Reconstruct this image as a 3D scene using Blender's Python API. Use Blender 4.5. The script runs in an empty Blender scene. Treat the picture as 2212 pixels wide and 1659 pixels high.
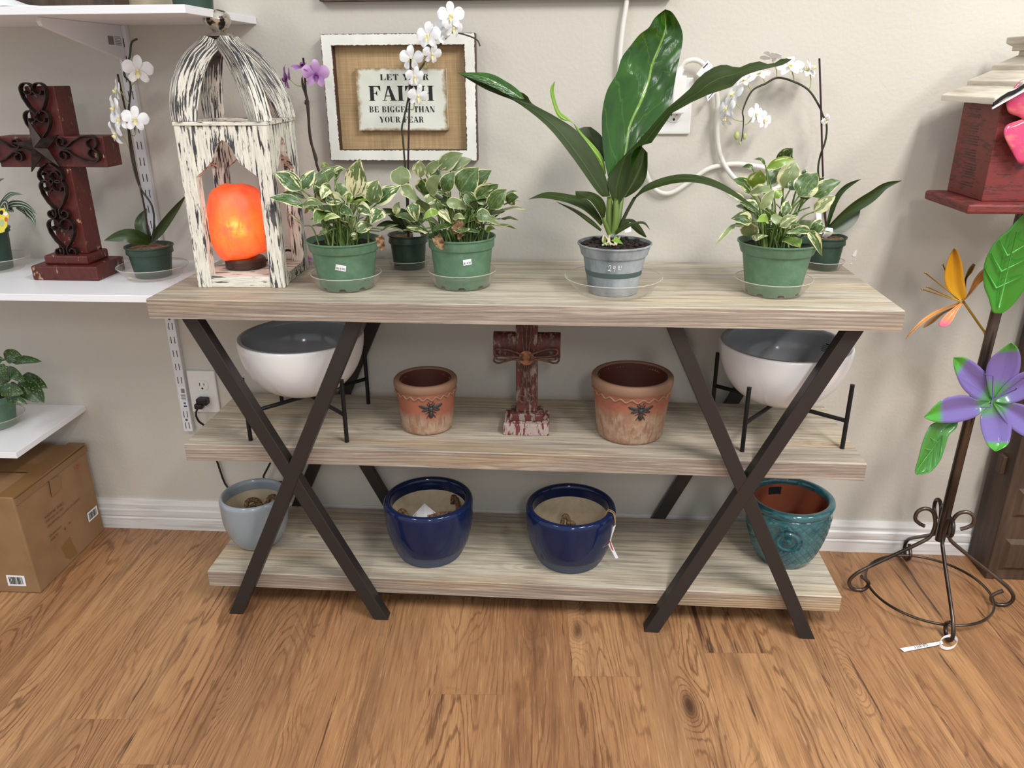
import bpy, math, random
from mathutils import Vector, Matrix, noise as mnoise
from math import sin, cos, pi, radians, sqrt, atan2

# ------------------------------------------------------------------ camera, world, lights, exposure
SC = bpy.context.scene
COL = SC.collection
IMW, IMH, FPX = 2212.0, 1659.0, 1699.55
CAM_LOC = Vector((0.0987, -1.9005, 1.2199))
CAM_ROT = (Matrix.Rotation(0.0691, 3, 'Z') @ Matrix.Rotation(1.1951, 3, 'X') @ Matrix.Rotation(-0.0053, 3, 'Z'))
cd = bpy.data.cameras.new('camera')
cd.sensor_width = 36.0
cd.lens = 36.0 * FPX / IMW
cd.clip_start = 0.05
cam = bpy.data.objects.new('camera', cd)
COL.objects.link(cam)
cam.matrix_world = Matrix.Translation(CAM_LOC) @ CAM_ROT.to_4x4()
SC.camera = cam

w = bpy.data.worlds.new('room_ambience')
SC.world = w
w.use_nodes = True
w.node_tree.nodes['Background'].inputs[0].default_value = (0.87, 0.95, 1.0, 1)
w.node_tree.nodes['Background'].inputs[1].default_value = 0.76

def area(name, loc, sx, sy, power, col=(1, 0.975, 0.945), rotz=0.0):
    l = bpy.data.lights.new(name, 'AREA')
    l.shape = 'RECTANGLE'; l.size = sx; l.size_y = sy; l.energy = power; l.color = col
    o = bpy.data.objects.new(name, l); COL.objects.link(o)
    o.location = loc; o.rotation_euler = (0, 0, rotz)
    return o
area('ceiling_light', (1.20, -1.80, 2.62), 0.3, 1.1, 60)
area('ceiling_light.001', (-1.45, -2.05, 2.62), 0.3, 1.1, 22)
area('ceiling_light.002', (2.5, -1.9, 2.62), 0.3, 1.1, 36)
area('ceiling_light.003', (0.6, -4.4, 2.62), 0.3, 1.1, 44)

SC.view_settings.view_transform = 'Standard'
SC.view_settings.look = 'None'
SC.view_settings.exposure = 0.10
SC.view_settings.gamma = 1.0
SC.view_settings.use_curve_mapping = False

# ------------------------------------------------------------------ helpers
def P(px, py, x=None, y=None, z=None):
    """point of the real plane x=, y= or z= that is seen at a photo pixel"""
    r = CAM_ROT @ Vector(((px - IMW / 2) / FPX, (IMH / 2 - py) / FPX, -1.0))
    if y is not None: t = (y - CAM_LOC.y) / r.y
    elif z is not None: t = (z - CAM_LOC.z) / r.z
    else: t = (x - CAM_LOC.x) / r.x
    return CAM_LOC + r * t

def pxm(p):
    """metres per photo pixel at a point"""
    return -((CAM_ROT.transposed() @ (Vector(p) - CAM_LOC)).z) / FPX

VIEW_R = CAM_ROT @ Vector((1, 0, 0)); VIEW_U = CAM_ROT @ Vector((0, 1, 0)); VIEW_B = CAM_ROT @ Vector((0, 0, 1))

def lin(v):
    v /= 255.0
    return v / 12.92 if v <= 0.04045 else ((v + 0.055) / 1.055) ** 2.4
def c(r, g, b): return (lin(r), lin(g), lin(b), 1.0)

def interp(pts, n, closed=False):
    """Catmull-Rom resample of a list of tuples/Vectors of any dimension"""
    k = len(pts); out = []
    dim = len(pts[0])
    if k == 2 and not closed:
        return [tuple(pts[0][d] + (pts[1][d] - pts[0][d]) * i / (n - 1) for d in range(dim)) for i in range(n)]
    segs = k if closed else k - 1
    for i in range(n):
        t = i / n * segs if closed else i / (n - 1) * segs
        s = min(int(t), segs - 1); u = t - s
        if closed: a, b, cc, d2 = pts[(s - 1) % k], pts[s % k], pts[(s + 1) % k], pts[(s + 2) % k]
        else: a, b, cc, d2 = pts[max(s - 1, 0)], pts[s], pts[s + 1], pts[min(s + 2, k - 1)]
        out.append(tuple(0.5 * (2 * b[d] + (cc[d] - a[d]) * u + (2 * a[d] - 5 * b[d] + 4 * cc[d] - d2[d]) * u * u
                   + (3 * b[d] - a[d] - 3 * cc[d] + d2[d]) * u ** 3) for d in range(dim)))
    return out

class MB:
    def __init__(self):
        self.v = []; self.f = []; self.uv = {}; self.seed = []; self.mi = []; self.cs = 0.0; self.cm = 0
    def add(self, co, uv=(0, 0)):
        self.v.append(Vector(co)); self.uv[len(self.v) - 1] = uv; self.seed.append(self.cs)
        return len(self.v) - 1
    def face(self, *ids):
        self.f.append(tuple(ids)); self.mi.append(self.cm)
    def poly(self, pts):
        self.face(*[self.add(p) for p in pts])
    def hexa(self, p):
        """8 corners: bottom ring 0-3 counter-clockwise from above, top ring 4-7"""
        i = [self.add(q) for q in p]
        for a in ((3, 2, 1, 0), (4, 5, 6, 7), (0, 1, 5, 4), (1, 2, 6, 5), (2, 3, 7, 6), (3, 0, 4, 7)):
            self.face(*[i[k] for k in a])
    def box(self, x0, x1, y0, y1, z0, z1, M=None):
        p = [(x0, y0, z0), (x1, y0, z0), (x1, y1, z0), (x0, y1, z0), (x0, y0, z1), (x1, y0, z1), (x1, y1, z1), (x0, y1, z1)]
        if M is not None: p = [M @ Vector(q) for q in p]
        self.hexa(p)
    def grid(self, rows, closed_u=False, closed_v=False, uv=None):
        """rows of points; uv(i, j) -> (u, v)"""
        n = len(rows); m = len(rows[0])
        ids = [[self.add(rows[i][j], uv(i, j) if uv else (i / max(n - 1, 1), j / max(m - 1, 1))) for j in range(m)] for i in range(n)]
        for i in range(n if closed_u else n - 1):
            for j in range(m if closed_v else m - 1):
                a, b = i, (i + 1) % n; p, q = j, (j + 1) % m
                self.face(ids[a][p], ids[a][q], ids[b][q], ids[b][p])
        return ids
    def tube(self, pts, r, n=8, closed=False, cap=True, res=None):
        pts = [Vector(p) for p in pts]
        if res: pts = [Vector(p) for p in interp([tuple(p) for p in pts], res, closed)]
        k = len(pts); rr = r if isinstance(r, (list, tuple)) else [r] * k
        if len(rr) != k: rr = [x[0] for x in interp([(q,) for q in rr], k)]
        rows = []; nrm = None; L = 0
        us = []
        for i in range(k):
            if closed: t = (pts[(i + 1) % k] - pts[i - 1])
            else: t = pts[min(i + 1, k - 1)] - pts[max(i - 1, 0)]
            if t.length < 1e-9: t = Vector((0, 0, 1))
            t.normalize()
            if nrm is None:
                nrm = t.orthogonal().normalized()
            nrm = (nrm - t * nrm.dot(t))
            if nrm.length < 1e-6: nrm = t.orthogonal()
            nrm.normalize(); bn = t.cross(nrm)
            rows.append([pts[i] + (nrm * cos(2 * pi * j / n) + bn * sin(2 * pi * j / n)) * rr[i] for j in range(n)])
            if i: L += (pts[i] - pts[i - 1]).length
            us.append(L)
        ids = self.grid(rows, closed_u=closed, closed_v=True, uv=lambda i, j: (us[i], j / n))
        if cap and not closed:
            self.face(*ids[0]); self.face(*reversed(ids[-1]))
    def lathe(self, prof, C=(0, 0, 0), n=64, fn=None):
        """prof: list of (r, z) bottom to top (may turn inside); fn(theta, r, z, i) -> (r, z)"""
        cx, cy, cz = C; rows = []
        for i, (r, z) in enumerate(prof):
            row = []
            for j in range(n):
                th = 2 * pi * j / n
                a, b = fn(th, r, z, i) if fn else (r, z)
                row.append((cx + a * cos(th), cy + a * sin(th), cz + b))
            rows.append(row)
        self.grid(rows, closed_v=True, uv=lambda i, j: (i / len(prof), j / n))
    def disc(self, C, r, n=48, z=0.0):
        self.face(*[self.add((C[0] + r * cos(2 * pi * j / n), C[1] + r * sin(2 * pi * j / n), C[2] + z)) for j in range(n)])
    def ball(self, C, r, n=16, m=10, sc=(1, 1, 1), M=None):
        rows = []
        for i in range(m + 1):
            ph = -pi / 2 + pi * i / m
            row = []
            for j in range(n):
                q = Vector((sc[0] * r * cos(ph) * cos(2 * pi * j / n), sc[1] * r * cos(ph) * sin(2 * pi * j / n), sc[2] * r * sin(ph)))
                if M is not None: q = M @ q
                row.append(Vector(C) + q)
            rows.append(row)
        self.grid(rows, closed_v=True)
    def prism(self, outline, axis_pt, ax, ay, an, depth):
        """flat outline (list of 2D) placed at axis_pt with axes ax, ay and extruded by depth along an"""
        A = [self.add(Vector(axis_pt) + ax * p[0] + ay * p[1]) for p in outline]
        B = [self.add(Vector(axis_pt) + ax * p[0] + ay * p[1] + an * depth) for p in outline]
        self.face(*A); self.face(*reversed(B)); n = len(A)
        for i in range(n): self.face(A[i], B[i], B[(i + 1) % n], A[(i + 1) % n])
    def leaf(self, path, hws, side=None, fold=0.25, wave=0.0, nu=14, nv=6, seed=None, twist=0.0):
        """midrib path of 3D points, half widths along it, V-fold towards its back"""
        self.cs = random.random() if seed is None else seed
        p = [Vector(q) for q in interp([tuple(q) for q in path], nu)]
        h = [q[0] for q in interp([(q,) for q in hws], nu)]
        ph = self.cs * 50
        rows = []
        for i in range(nu):
            t = (p[min(i + 1, nu - 1)] - p[max(i - 1, 0)]).normalized()
            s = side if side is not None else VIEW_B.cross(t)
            s = Vector(s) - t * Vector(s).dot(t)
            if s.length < 1e-5: s = t.orthogonal()
            s.normalize()
            if twist: s = Matrix.Rotation(twist, 3, t) @ s
            nn = t.cross(s)
            row = []
            for j in range(nv + 1):
                a = -1 + 2 * j / nv
                hw = max(h[i], 0.0)
                wv = wave * hw * abs(a) * sin(ph + i * 1.1 + (2 if a > 0 else 0))
                row.append(p[i] + s * (a * hw) + nn * (fold * hw * abs(a) ** 1.3 + wv))
            rows.append(row)
        self.grid(rows, uv=lambda i, j: (i / (nu - 1), -1 + 2 * j / nv))
        self.cs = 0.0
    def leaf_edges(self, Lp, Rp, y0, y1, dyL=0.0, dyR=0.0, mid=0.5, dym=0.0, nu=26, nv=8, bow=None, seed=None, ripple=0.0):
        """leaf from its two seen edges: photo pixels on planes from y0 (base) to y1 (tip); edges and rib set apart in depth"""
        self.cs = random.random() if seed is None else seed
        n = nu
        A = interp([tuple(map(float, q)) for q in Lp], n); B = interp([tuple(map(float, q)) for q in Rp], n)
        rows = []
        for i in range(n):
            t = i / (n - 1); y = y0 + (y1 - y0) * t
            if bow: y += bow * sin(pi * t)
            k = sin(pi * min(max(t, .02), .98)) ** 0.6
            a = P(*A[i], y=y + dyL * k); b = P(*B[i], y=y + dyR * k)
            m2 = (A[i][0] * (1 - mid) + B[i][0] * mid, A[i][1] * (1 - mid) + B[i][1] * mid)
            m = P(*m2, y=y + dym * k)
            row = []
            for j in range(nv + 1):
                u = 2 * j / nv
                if u <= 1: q = a.lerp(m, u)
                else: q = m.lerp(b, u - 1)
                if ripple: q = q + VIEW_B * ripple * k * (sin(u * 3.2 + t * 17) * .6 + sin(t * 29 - abs(u - 1) * 7) * .5) * (1 - abs(u - 1) * .3)
                row.append(q)
            rows.append(row)
        self.grid(rows, uv=lambda i, j: (i / (n - 1), -1 + 2 * j / nv))
        self.cs = 0.0
    def build(self, name, mats, parent=None, smooth=False, bevel=0, thick=0, subs=0, auto=None, org=None, local=False):
        base = Vector((0, 0, 0))
        q = None if local else parent
        while q is not None:
            base += q.location; q = q.parent
        o_loc = Vector((0, 0, 0))
        if parent is None:
            if org is not None: o_loc = Vector(org)
            else:
                xs = [v.x for v in self.v]; ys = [v.y for v in self.v]; zs = [v.z for v in self.v]
                o_loc = Vector(((min(xs) + max(xs)) / 2, (min(ys) + max(ys)) / 2, min(zs)))
            base = o_loc
        me = bpy.data.meshes.new(name)
        me.from_pydata([tuple(v - base) for v in self.v], [], self.f)
        ul = me.uv_layers.new(name='UVMap'); sl = me.uv_layers.new(name='seed')
        for lp in me.loops:
            ul.data[lp.index].uv = self.uv[lp.vertex_index]
            sl.data[lp.index].uv = (self.seed[lp.vertex_index], 0)
        if not isinstance(mats, (list, tuple)): mats = [mats]
        for m in mats: me.materials.append(m)
        for p_, k in zip(me.polygons, self.mi):
            p_.material_index = k
            p_.use_smooth = bool(smooth)
        me.update()
        o = bpy.data.objects.new(name, me); COL.objects.link(o)
        o.location = o_loc
        if parent is not None: o.parent = parent
        if bevel:
            b = o.modifiers.new('edge', 'BEVEL'); b.width = bevel; b.segments = 2; b.limit_method = 'ANGLE'; b.angle_limit = radians(40)
        if thick:
            s = o.modifiers.new('thickness', 'SOLIDIFY'); s.thickness = thick; s.offset = 0
        if subs:
            s = o.modifiers.new('smooth', 'SUBSURF'); s.levels = subs; s.render_levels = subs
        if smooth == 'auto' or auto:
            try:
                for e in me.edges: pass
                me.set_sharp_from_angle(angle=radians(auto or 35))
            except Exception: pass
        return o

def thing(name, loc, label, cat, group=None):
    o = bpy.data.objects.new(name, None); COL.objects.link(o)
    o.empty_display_size = 0.03
    o.location = loc
    o['label'] = label; o['category'] = cat
    if group: o['group'] = group
    return o
def tag(o, label, cat, group=None):
    o['label'] = label; o['category'] = cat
    if group: o['group'] = group
    return o
def struct(o):
    o['kind'] = 'structure'
    return o

# ------------------------------------------------------------------ materials
class Mat:
    def __init__(s, name, color=(0.5, 0.5, 0.5, 1), rough=0.5, metal=0.0, **kw):
        s.m = bpy.data.materials.new(name); s.m.use_nodes = True
        s.nt = s.m.node_tree; s.b = s.nt.nodes['Principled BSDF']; s.out = s.nt.nodes['Material Output']
        s.b.inputs['Base Color'].default_value = color
        s.b.inputs['Roughness'].default_value = rough
        s.b.inputs['Metallic'].default_value = metal
        for k, v in kw.items(): s.b.inputs[k.replace('_', ' ')].default_value = v
    def n(s, t, ins=None, **kw):
        nd = s.nt.nodes.new(t)
        for k, v in kw.items(): setattr(nd, k, v)
        for k, v in (ins or {}).items():
            if isinstance(v, bpy.types.NodeSocket): s.nt.links.new(v, nd.inputs[k])
            else: nd.inputs[k].default_value = v
        return nd
    def link(s, a, b): s.nt.links.new(a, s.b.inputs[b] if isinstance(b, str) else b)
    def obj(s): return s.n('ShaderNodeTexCoord').outputs['Object']
    def uv(s, nm='UVMap'): return s.n('ShaderNodeUVMap', uv_map=nm).outputs['UV']
    def map(s, vec, sc=(1, 1, 1), loc=(0, 0, 0), rot=(0, 0, 0)):
        return s.n('ShaderNodeMapping', {'Vector': vec, 'Scale': sc, 'Location': loc, 'Rotation': rot}).outputs[0]
    def noise(s, vec, scale=5.0, detail=3.0, rough=0.5, dist=0.0):
        return s.n('ShaderNodeTexNoise', {'Vector': vec, 'Scale': scale, 'Detail': detail, 'Roughness': rough, 'Distortion': dist}).outputs['Fac']
    def vor(s, vec, scale=5.0, feature='F1', out='Distance', rnd=1.0):
        return s.n('ShaderNodeTexVoronoi', {'Vector': vec, 'Scale': scale, 'Randomness': rnd}, feature=feature).outputs[out]
    def math(s, op, a, b=0.0, cl=False):
        return s.n('ShaderNodeMath', {0: a, 1: b}, operation=op, use_clamp=cl).outputs[0]
    def ramp(s, fac, stops, mode='LINEAR'):
        nd = s.n('ShaderNodeValToRGB', {'Fac': fac}); cr = nd.color_ramp; cr.interpolation = mode
        while len(cr.elements) < len(stops): cr.elements.new(0.5)
        for e, (p_, col) in zip(cr.elements, stops):
            e.position = p_; e.color = col if len(col) == 4 else (*col, 1)
        return nd.outputs['Color']
    def step(s, fac, a, b):
        return s.n('ShaderNodeMapRange', {'Value': fac, 'From Min': a, 'From Max': b, 'To Min': 0.0, 'To Max': 1.0}, clamp=True).outputs[0]
    def mix(s, fac, a, b, blend='MIX'):
        nd = s.n('ShaderNodeMix', data_type='RGBA', blend_type=blend)
        for i, v in ((0, fac), (6, a), (7, b)):
            if isinstance(v, bpy.types.NodeSocket): s.nt.links.new(v, nd.inputs[i])
            else: nd.inputs[i].default_value = v
        return nd.outputs[2]
    def xyz(s, vec):
        o = s.n('ShaderNodeSeparateXYZ', {0: vec}).outputs
        return o[0], o[1], o[2]
    def comb(s, x, y, z): return s.n('ShaderNodeCombineXYZ', {0: x, 1: y, 2: z}).outputs[0]
    def bump(s, h, strength=0.3, dist=0.002):
        b = s.n('ShaderNodeBump', {'Height': h, 'Strength': strength, 'Distance': dist})
        s.nt.links.new(b.outputs[0], s.b.inputs['Normal'])

M = {}
def simple(name, col, rough=0.5, metal=0.0, **kw):
    M[name] = Mat(name, col, rough, metal, **kw).m
    return M[name]

# wall paint: rolled, faint orange-peel texture
t = Mat('wall_paint', c(226, 216, 200), 0.7)
o_ = t.obj()
t.link(t.mix(t.step(t.noise(o_, 2.2, 3), 0.3, 0.75), c(200, 193, 182), c(206, 200, 189)), 'Base Color')
t.bump(t.math('ADD', t.noise(o_, 120, 2), t.math('MULTIPLY', t.noise(o_, 30, 2), 0.6)), 0.28, 0.0022)
M['wall'] = t.m
# baseboard paint
t = Mat('white_trim', c(222, 218, 214), 0.4)
o_ = t.obj()
t.link(t.mix(t.step(t.noise(t.map(o_, (2, 10, 40)), 3, 4), 0.5, 0.75), c(226, 223, 220), c(196, 190, 184)), 'Base Color')
M['trim'] = t.m

# floor: vinyl planks along the depth of the room
def floor_mat():
    t = Mat('floor_planks', rough=0.36)
    o_ = t.obj(); X0, Y0, Z = t.xyz(o_)
    # planks run very slightly askew to the wall
    X = t.math('ADD', t.math('ADD', X0, t.math('MULTIPLY', Y0, 0.05)), 0.0432)
    Y = t.math('SUBTRACT', Y0, t.math('MULTIPLY', X0, 0.05))
    PW, PL = 0.1482, 1.22
    col_i = t.math('FLOOR', t.math('DIVIDE', X, PW))
    wn = t.n('ShaderNodeTexWhiteNoise', {'W': col_i}, noise_dimensions='1D').outputs['Value']
    yy = t.math('ADD', Y, t.math('MULTIPLY', wn, PL * 3))
    row_i = t.math('FLOOR', t.math('DIVIDE', yy, PL))
    r2 = t.n('ShaderNodeTexWhiteNoise', {'Vector': t.comb(col_i, row_i, 0)}, noise_dimensions='2D').outputs['Value']
    fx = t.math('FRACT', t.math('DIVIDE', X, PW)); fy = t.math('FRACT', t.math('DIVIDE', yy, PL))
    off = t.math('MULTIPLY', r2, 37.0)
    v = t.comb(t.math('ADD', X, off), t.math('ADD', Y, t.math('MULTIPLY', r2, 11.0)), off)
    # knots, pulling the grain around themselves
    kd = t.vor(t.map(v, (6.2, 2.3, 1)), 1.0)
    knot = t.math('POWER', t.step(kd, 0.34, 0.0), 2.0)
    low = t.noise(t.map(v, (5.5, 0.75, 1)), 1.0, 2, 0.45)
    wob = t.noise(t.map(v, (42, 5.5, 1)), 1.0, 4, 0.6)
    fld = t.math('ADD', t.math('MULTIPLY', low, 26.0), t.math('ADD', t.math('MULTIPLY', wob, 1.5), t.math('MULTIPLY', knot, 6.5)))
    ring = t.math('MULTIPLY', t.math('ADD', t.math('SINE', t.math('MULTIPLY', fld, 8.5)), 1.0), 0.5)
    ringm = t.step(t.noise(t.map(v, (9, 1.3, 1), (4, 4, 4)), 1.0, 2), 0.36, 0.62)
    fine = t.noise(t.map(v, (330, 12, 1)), 1.0, 4, 0.65)
    mid_ = t.noise(t.map(v, (95, 4.0, 1)), 1.0, 4, 0.6)
    crack = t.noise(t.map(v, (40, 1.6, 1), (9, 2, 0)), 1.0, 5, 0.7, 0.25)
    smoke = t.noise(t.map(v, (13, 2.0, 1), (1, 7, 0)), 1.0, 4, 0.6)
    base = t.ramp(t.noise(t.map(v, (7, 0.9, 1)), 1.0, 3), [(0.25, c(132, 94, 65)), (0.5, c(162, 116, 78)), (0.78, c(190, 145, 100))])
    base = t.mix(t.math('MULTIPLY', t.step(r2, 0.1, 1.0), 0.35), base, c(180, 138, 97))
    base = t.mix(t.math('MULTIPLY', t.step(smoke, 0.50, 0.70), 0.66), base, c(104, 70, 52))
    base = t.mix(t.math('MULTIPLY', t.math('MULTIPLY', t.step(ring, 0.70, 1.0), ringm), 0.68), base, c(90, 56, 36))
    base = t.mix(t.math('MULTIPLY', t.step(mid_, 0.53, 0.67), 0.48), base, c(98, 64, 42))
    base = t.mix(t.math('MULTIPLY', t.step(fine, 0.54, 0.68), 0.42), base, c(100, 66, 44))
    base = t.mix(t.math('MULTIPLY', t.step(fine, 0.44, 0.30), 0.25), base, c(222, 184, 138))
    base = t.mix(t.math('MULTIPLY', t.step(crack, 0.615, 0.660), 0.82), base, c(64, 42, 32))
    base = t.mix(t.math('MULTIPLY', t.step(kd, 0.11, 0.03), t.step(smoke, 0.35, 0.5)), base, c(78, 52, 38))
    sx = t.math('MINIMUM', fx, t.math('SUBTRACT', 1.0, fx)); sy = t.math('MINIMUM', fy, t.math('SUBTRACT', 1.0, fy))
    seam = t.math('MINIMUM', t.math('MULTIPLY', sx, PW), t.math('MULTIPLY', sy, PL))
    base = t.mix(t.math('MULTIPLY', t.step(seam, 0.0010, 0.0004), 0.35), base, c(120, 88, 62))
    t.link(base, 'Base Color')
    t.link(t.math('ADD', 0.30, t.math('MULTIPLY', t.noise(o_, 6, 3), 0.16)), 'Roughness')
    t.bump(t.math('SUBTRACT', t.math('MULTIPLY', fine, 0.5), t.step(seam, 0.0012, 0.0003)), 0.12, 0.001)
    return t.m
M['floor'] = floor_mat()

# weathered pine of the console
def pine(name, tint=0.0):
    t = Mat(name, rough=0.6)
    o_ = t.obj(); X, Y, Z = t.xyz(o_)
    low = t.noise(t.map(o_, (1.0, 5.5, 5.5)), 1.0, 3, 0.5)
    knd = t.vor(t.map(o_, (2.6, 9, 9)), 1.0)
    knot = t.math('POWER', t.step(knd, 0.28, 0.0), 2.0)
    fld = t.math('ADD', t.math('MULTIPLY', low, 9.0), t.math('ADD', t.math('MULTIPLY', Z, 140.0), t.math('MULTIPLY', Y, 26.0)))
    fld = t.math('ADD', fld, t.math('MULTIPLY', knot, 3.0))
    ring = t.math('MULTIPLY', t.math('ADD', t.math('SINE', t.math('MULTIPLY', fld, 6.0)), 1.0), 0.5)
    streak = t.noise(t.map(o_, (5.0, 150, 150)), 1.0, 5, 0.65)
    streak2 = t.noise(t.map(o_, (1.6, 34, 60)), 1.0, 4, 0.6)
    tone = t.noise(t.map(o_, (0.9, 8, 12)), 1.0, 3, 0.55)
    vfine = t.noise(t.map(o_, (14.0, 480, 480)), 1.0, 4, 0.65)
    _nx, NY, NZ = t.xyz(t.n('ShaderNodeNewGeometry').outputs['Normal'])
    top = t.step(NZ, 0.5, 0.8)        # upward faces take the paler ramp, all other faces the darker one
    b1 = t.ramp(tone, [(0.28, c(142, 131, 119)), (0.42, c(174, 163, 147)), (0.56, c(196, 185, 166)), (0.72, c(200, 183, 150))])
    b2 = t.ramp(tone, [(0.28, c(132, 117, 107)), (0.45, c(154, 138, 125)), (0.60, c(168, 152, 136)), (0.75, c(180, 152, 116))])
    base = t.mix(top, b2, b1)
    warm = t.step(t.noise(t.map(o_, (1.3, 14, 18), (3, 1, 5)), 1.0, 2), 0.54, 0.70)
    base = t.mix(t.math('MULTIPLY', warm, 0.45), base, c(192, 160, 116))
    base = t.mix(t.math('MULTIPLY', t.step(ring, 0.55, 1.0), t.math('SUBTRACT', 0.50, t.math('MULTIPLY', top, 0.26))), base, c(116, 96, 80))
    base = t.mix(t.math('MULTIPLY', t.step(streak, 0.50, 0.66), 0.52), base, c(104, 92, 82))
    base = t.mix(t.math('MULTIPLY', t.step(streak2, 0.55, 0.70), 0.36), base, c(112, 102, 92))
    base = t.mix(t.math('MULTIPLY', t.step(vfine, 0.53, 0.68), 0.45), base, c(96, 82, 70))
    base = t.mix(t.math('MULTIPLY', t.step(streak, 0.46, 0.30), 0.40), base, c(226, 216, 196))
    base = t.mix(t.math('MULTIPLY', t.step(knd, 0.07, 0.02), 0.6), base, c(104, 82, 64))
    t.link(base, 'Base Color')
    t.bump(t.math('ADD', t.math('MULTIPLY', ring, -0.5), t.math('MULTIPLY', streak, -0.8)), 0.30, 0.0015)
    return t.m
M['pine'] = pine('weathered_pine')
simple('leg_metal', c(52, 46, 44), 0.42, 0.35)

# chipped white paint over dark wood; grain along the UV length or an object axis
def chippy(name, sc, white, under, under2, thr=0.47, uvc=False, mid=None, rough=0.6):
    t = Mat(name, rough=rough)
    v = t.uv() if uvc else t.obj()
    nz = t.noise(t.map(v, sc), 1.0, 5, 0.62)
    big = t.noise(t.map(t.obj(), (9, 9, 9)), 1.0, 2)
    k = t.math('ADD', t.math('MULTIPLY', nz, 0.8), t.math('MULTIPLY', big, 0.2))
    mask = t.step(k, thr, thr + 0.02)
    und = t.mix(t.step(t.noise(t.obj(), 30, 3), 0.45, 0.6), under, under2)
    wh = t.mix(t.step(t.noise(t.map(v, tuple(q * 2.2 for q in sc)), 1.0, 3), 0.4, 0.75), white, mid or white)
    t.link(t.mix(mask, und, wh), 'Base Color')
    t.bump(mask, 0.5, 0.0008)
    return t.m
WHT, WMID = c(232, 226, 210), c(196, 190, 182)
M['chip_v'] = chippy('chipped_white_vertical', (150, 150, 16), WHT, c(52, 52, 56), c(84, 82, 84), 0.452, mid=WMID)
M['chip_x'] = chippy('chipped_white_along', (16, 150, 150), WHT, c(52, 50, 52), c(96, 78, 66), 0.455, mid=WMID)
M['chip_y'] = chippy('chipped_white_across', (150, 16, 150), WHT, c(46, 44, 46), c(100, 78, 62), 0.485, mid=WMID)
M['chip_uv'] = chippy('chipped_white_rib', (3.2, 24, 1), WHT, c(48, 48, 52), c(80, 78, 80), 0.49, uvc=True, mid=WMID)
M['bare_wood'] = chippy('bare_inner_wood', (60, 60, 14), c(196, 168, 140), c(70, 48, 40), c(110, 84, 66), 0.47)
M['red_cross'] = chippy('worn_red_paint', (60, 60, 30), c(88, 28, 20), c(170, 138, 108), c(48, 22, 18), 0.385, mid=c(64, 22, 18), rough=0.45)
M['red_worn'] = chippy('worn_red_grey_paint', (120, 120, 26), c(90, 38, 32), c(134, 118, 108), c(62, 40, 34), 0.465, mid=c(72, 32, 28), rough=0.6)
M['red_base'] = chippy('worn_base_paint', (150, 40, 40), c(166, 150, 144), c(110, 50, 46), c(104, 40, 38), 0.47, mid=c(160, 132, 126), rough=0.7)
M['red_house'] = chippy('birdhouse_red_paint', (30, 30, 160), c(118, 44, 40), c(78, 34, 30), c(100, 40, 34), 0.43, mid=c(108, 38, 36), rough=0.55)
M['frame_white'] = None
t = Mat('frame_worn_white', rough=0.55)
U, V, _z = t.xyz(t.uv())
e = t.math('MINIMUM', V, t.math('SUBTRACT', 1.0, V))
e = t.math('ADD', e, t.math('MULTIPLY', t.math('SUBTRACT', t.noise(t.map(t.obj(), (1, 1, 1)), 130, 4, 0.7), 0.5), 0.26))
t.link(t.mix(t.step(e, 0.055, 0.075), c(74, 46, 40), t.mix(t.step(t.noise(t.obj(), 14, 3), 0.45, 0.8), c(236, 234, 226), c(222, 222, 212))), 'Base Color')
M['frame_white'] = t.m
t = Mat('plaque_worn_paper', rough=0.6)
X, Y, Z = t.xyz(t.uv())
e = t.math('MINIMUM', t.math('MINIMUM', X, t.math('SUBTRACT', 1.0, X)), t.math('MINIMUM', Y, t.math('SUBTRACT', 1.0, Y)))
e = t.math('ADD', e, t.math('MULTIPLY', t.math('SUBTRACT', t.noise(t.obj(), 45, 4, 0.65), 0.5), 0.16))
t.link(t.mix(t.step(e, 0.0, 0.05), c(150, 118, 76), t.mix(t.step(t.noise(t.obj(), 18, 3), 0.4, 0.8), c(226, 226, 214), c(210, 212, 198))), 'Base Color')
M['plaque'] = t.m
t = Mat('burlap', rough=0.9)
o_ = t.obj(); X, Y, Z = t.xyz(o_)
wv = t.math('MULTIPLY', t.math('SINE', t.math('MULTIPLY', X, 1900.0)), t.math('SINE', t.math('MULTIPLY', Z, 1900.0)))
th = t.math('ADD', t.noise(t.map(o_, (8, 8, 300)), 1, 3), t.noise(t.map(o_, (300, 8, 8)), 1, 3))
k = t.math('ADD', t.math('MULTIPLY', wv, 0.22), t.math('MULTIPLY', th, 0.5))
t.link(t.ramp(k, [(0.2, c(140, 114, 80)), (0.5, c(182, 152, 112)), (0.85, c(206, 180, 142))]), 'Base Color')
t.bump(k, 0.5, 0.0012); M['burlap'] = t.m
simple('ink_black', c(24, 22, 22), 0.6)
simple('ink_grey', c(70, 66, 64), 0.7)
simple('ink_brown', c(96, 68, 44), 0.8)
simple('paper_white', c(236, 236, 238), 0.6)
simple('white_plastic', c(232, 230, 226), 0.35)
simple('white_metal', c(224, 224, 228), 0.35)
simple('slot_black', c(20, 20, 20), 0.6)
simple('black_plastic', c(22, 22, 22), 0.45)
simple('black_metal', c(18, 18, 18), 0.5, 0.3)
simple('melamine', c(236, 235, 238), 0.35)
simple('melamine_edge', c(240, 239, 240), 0.35)
simple('cord_white', c(226, 222, 214), 0.4)
simple('blue_ink', c(60, 120, 190), 0.5)
simple('red_ink', c(190, 70, 60), 0.6)

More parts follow.
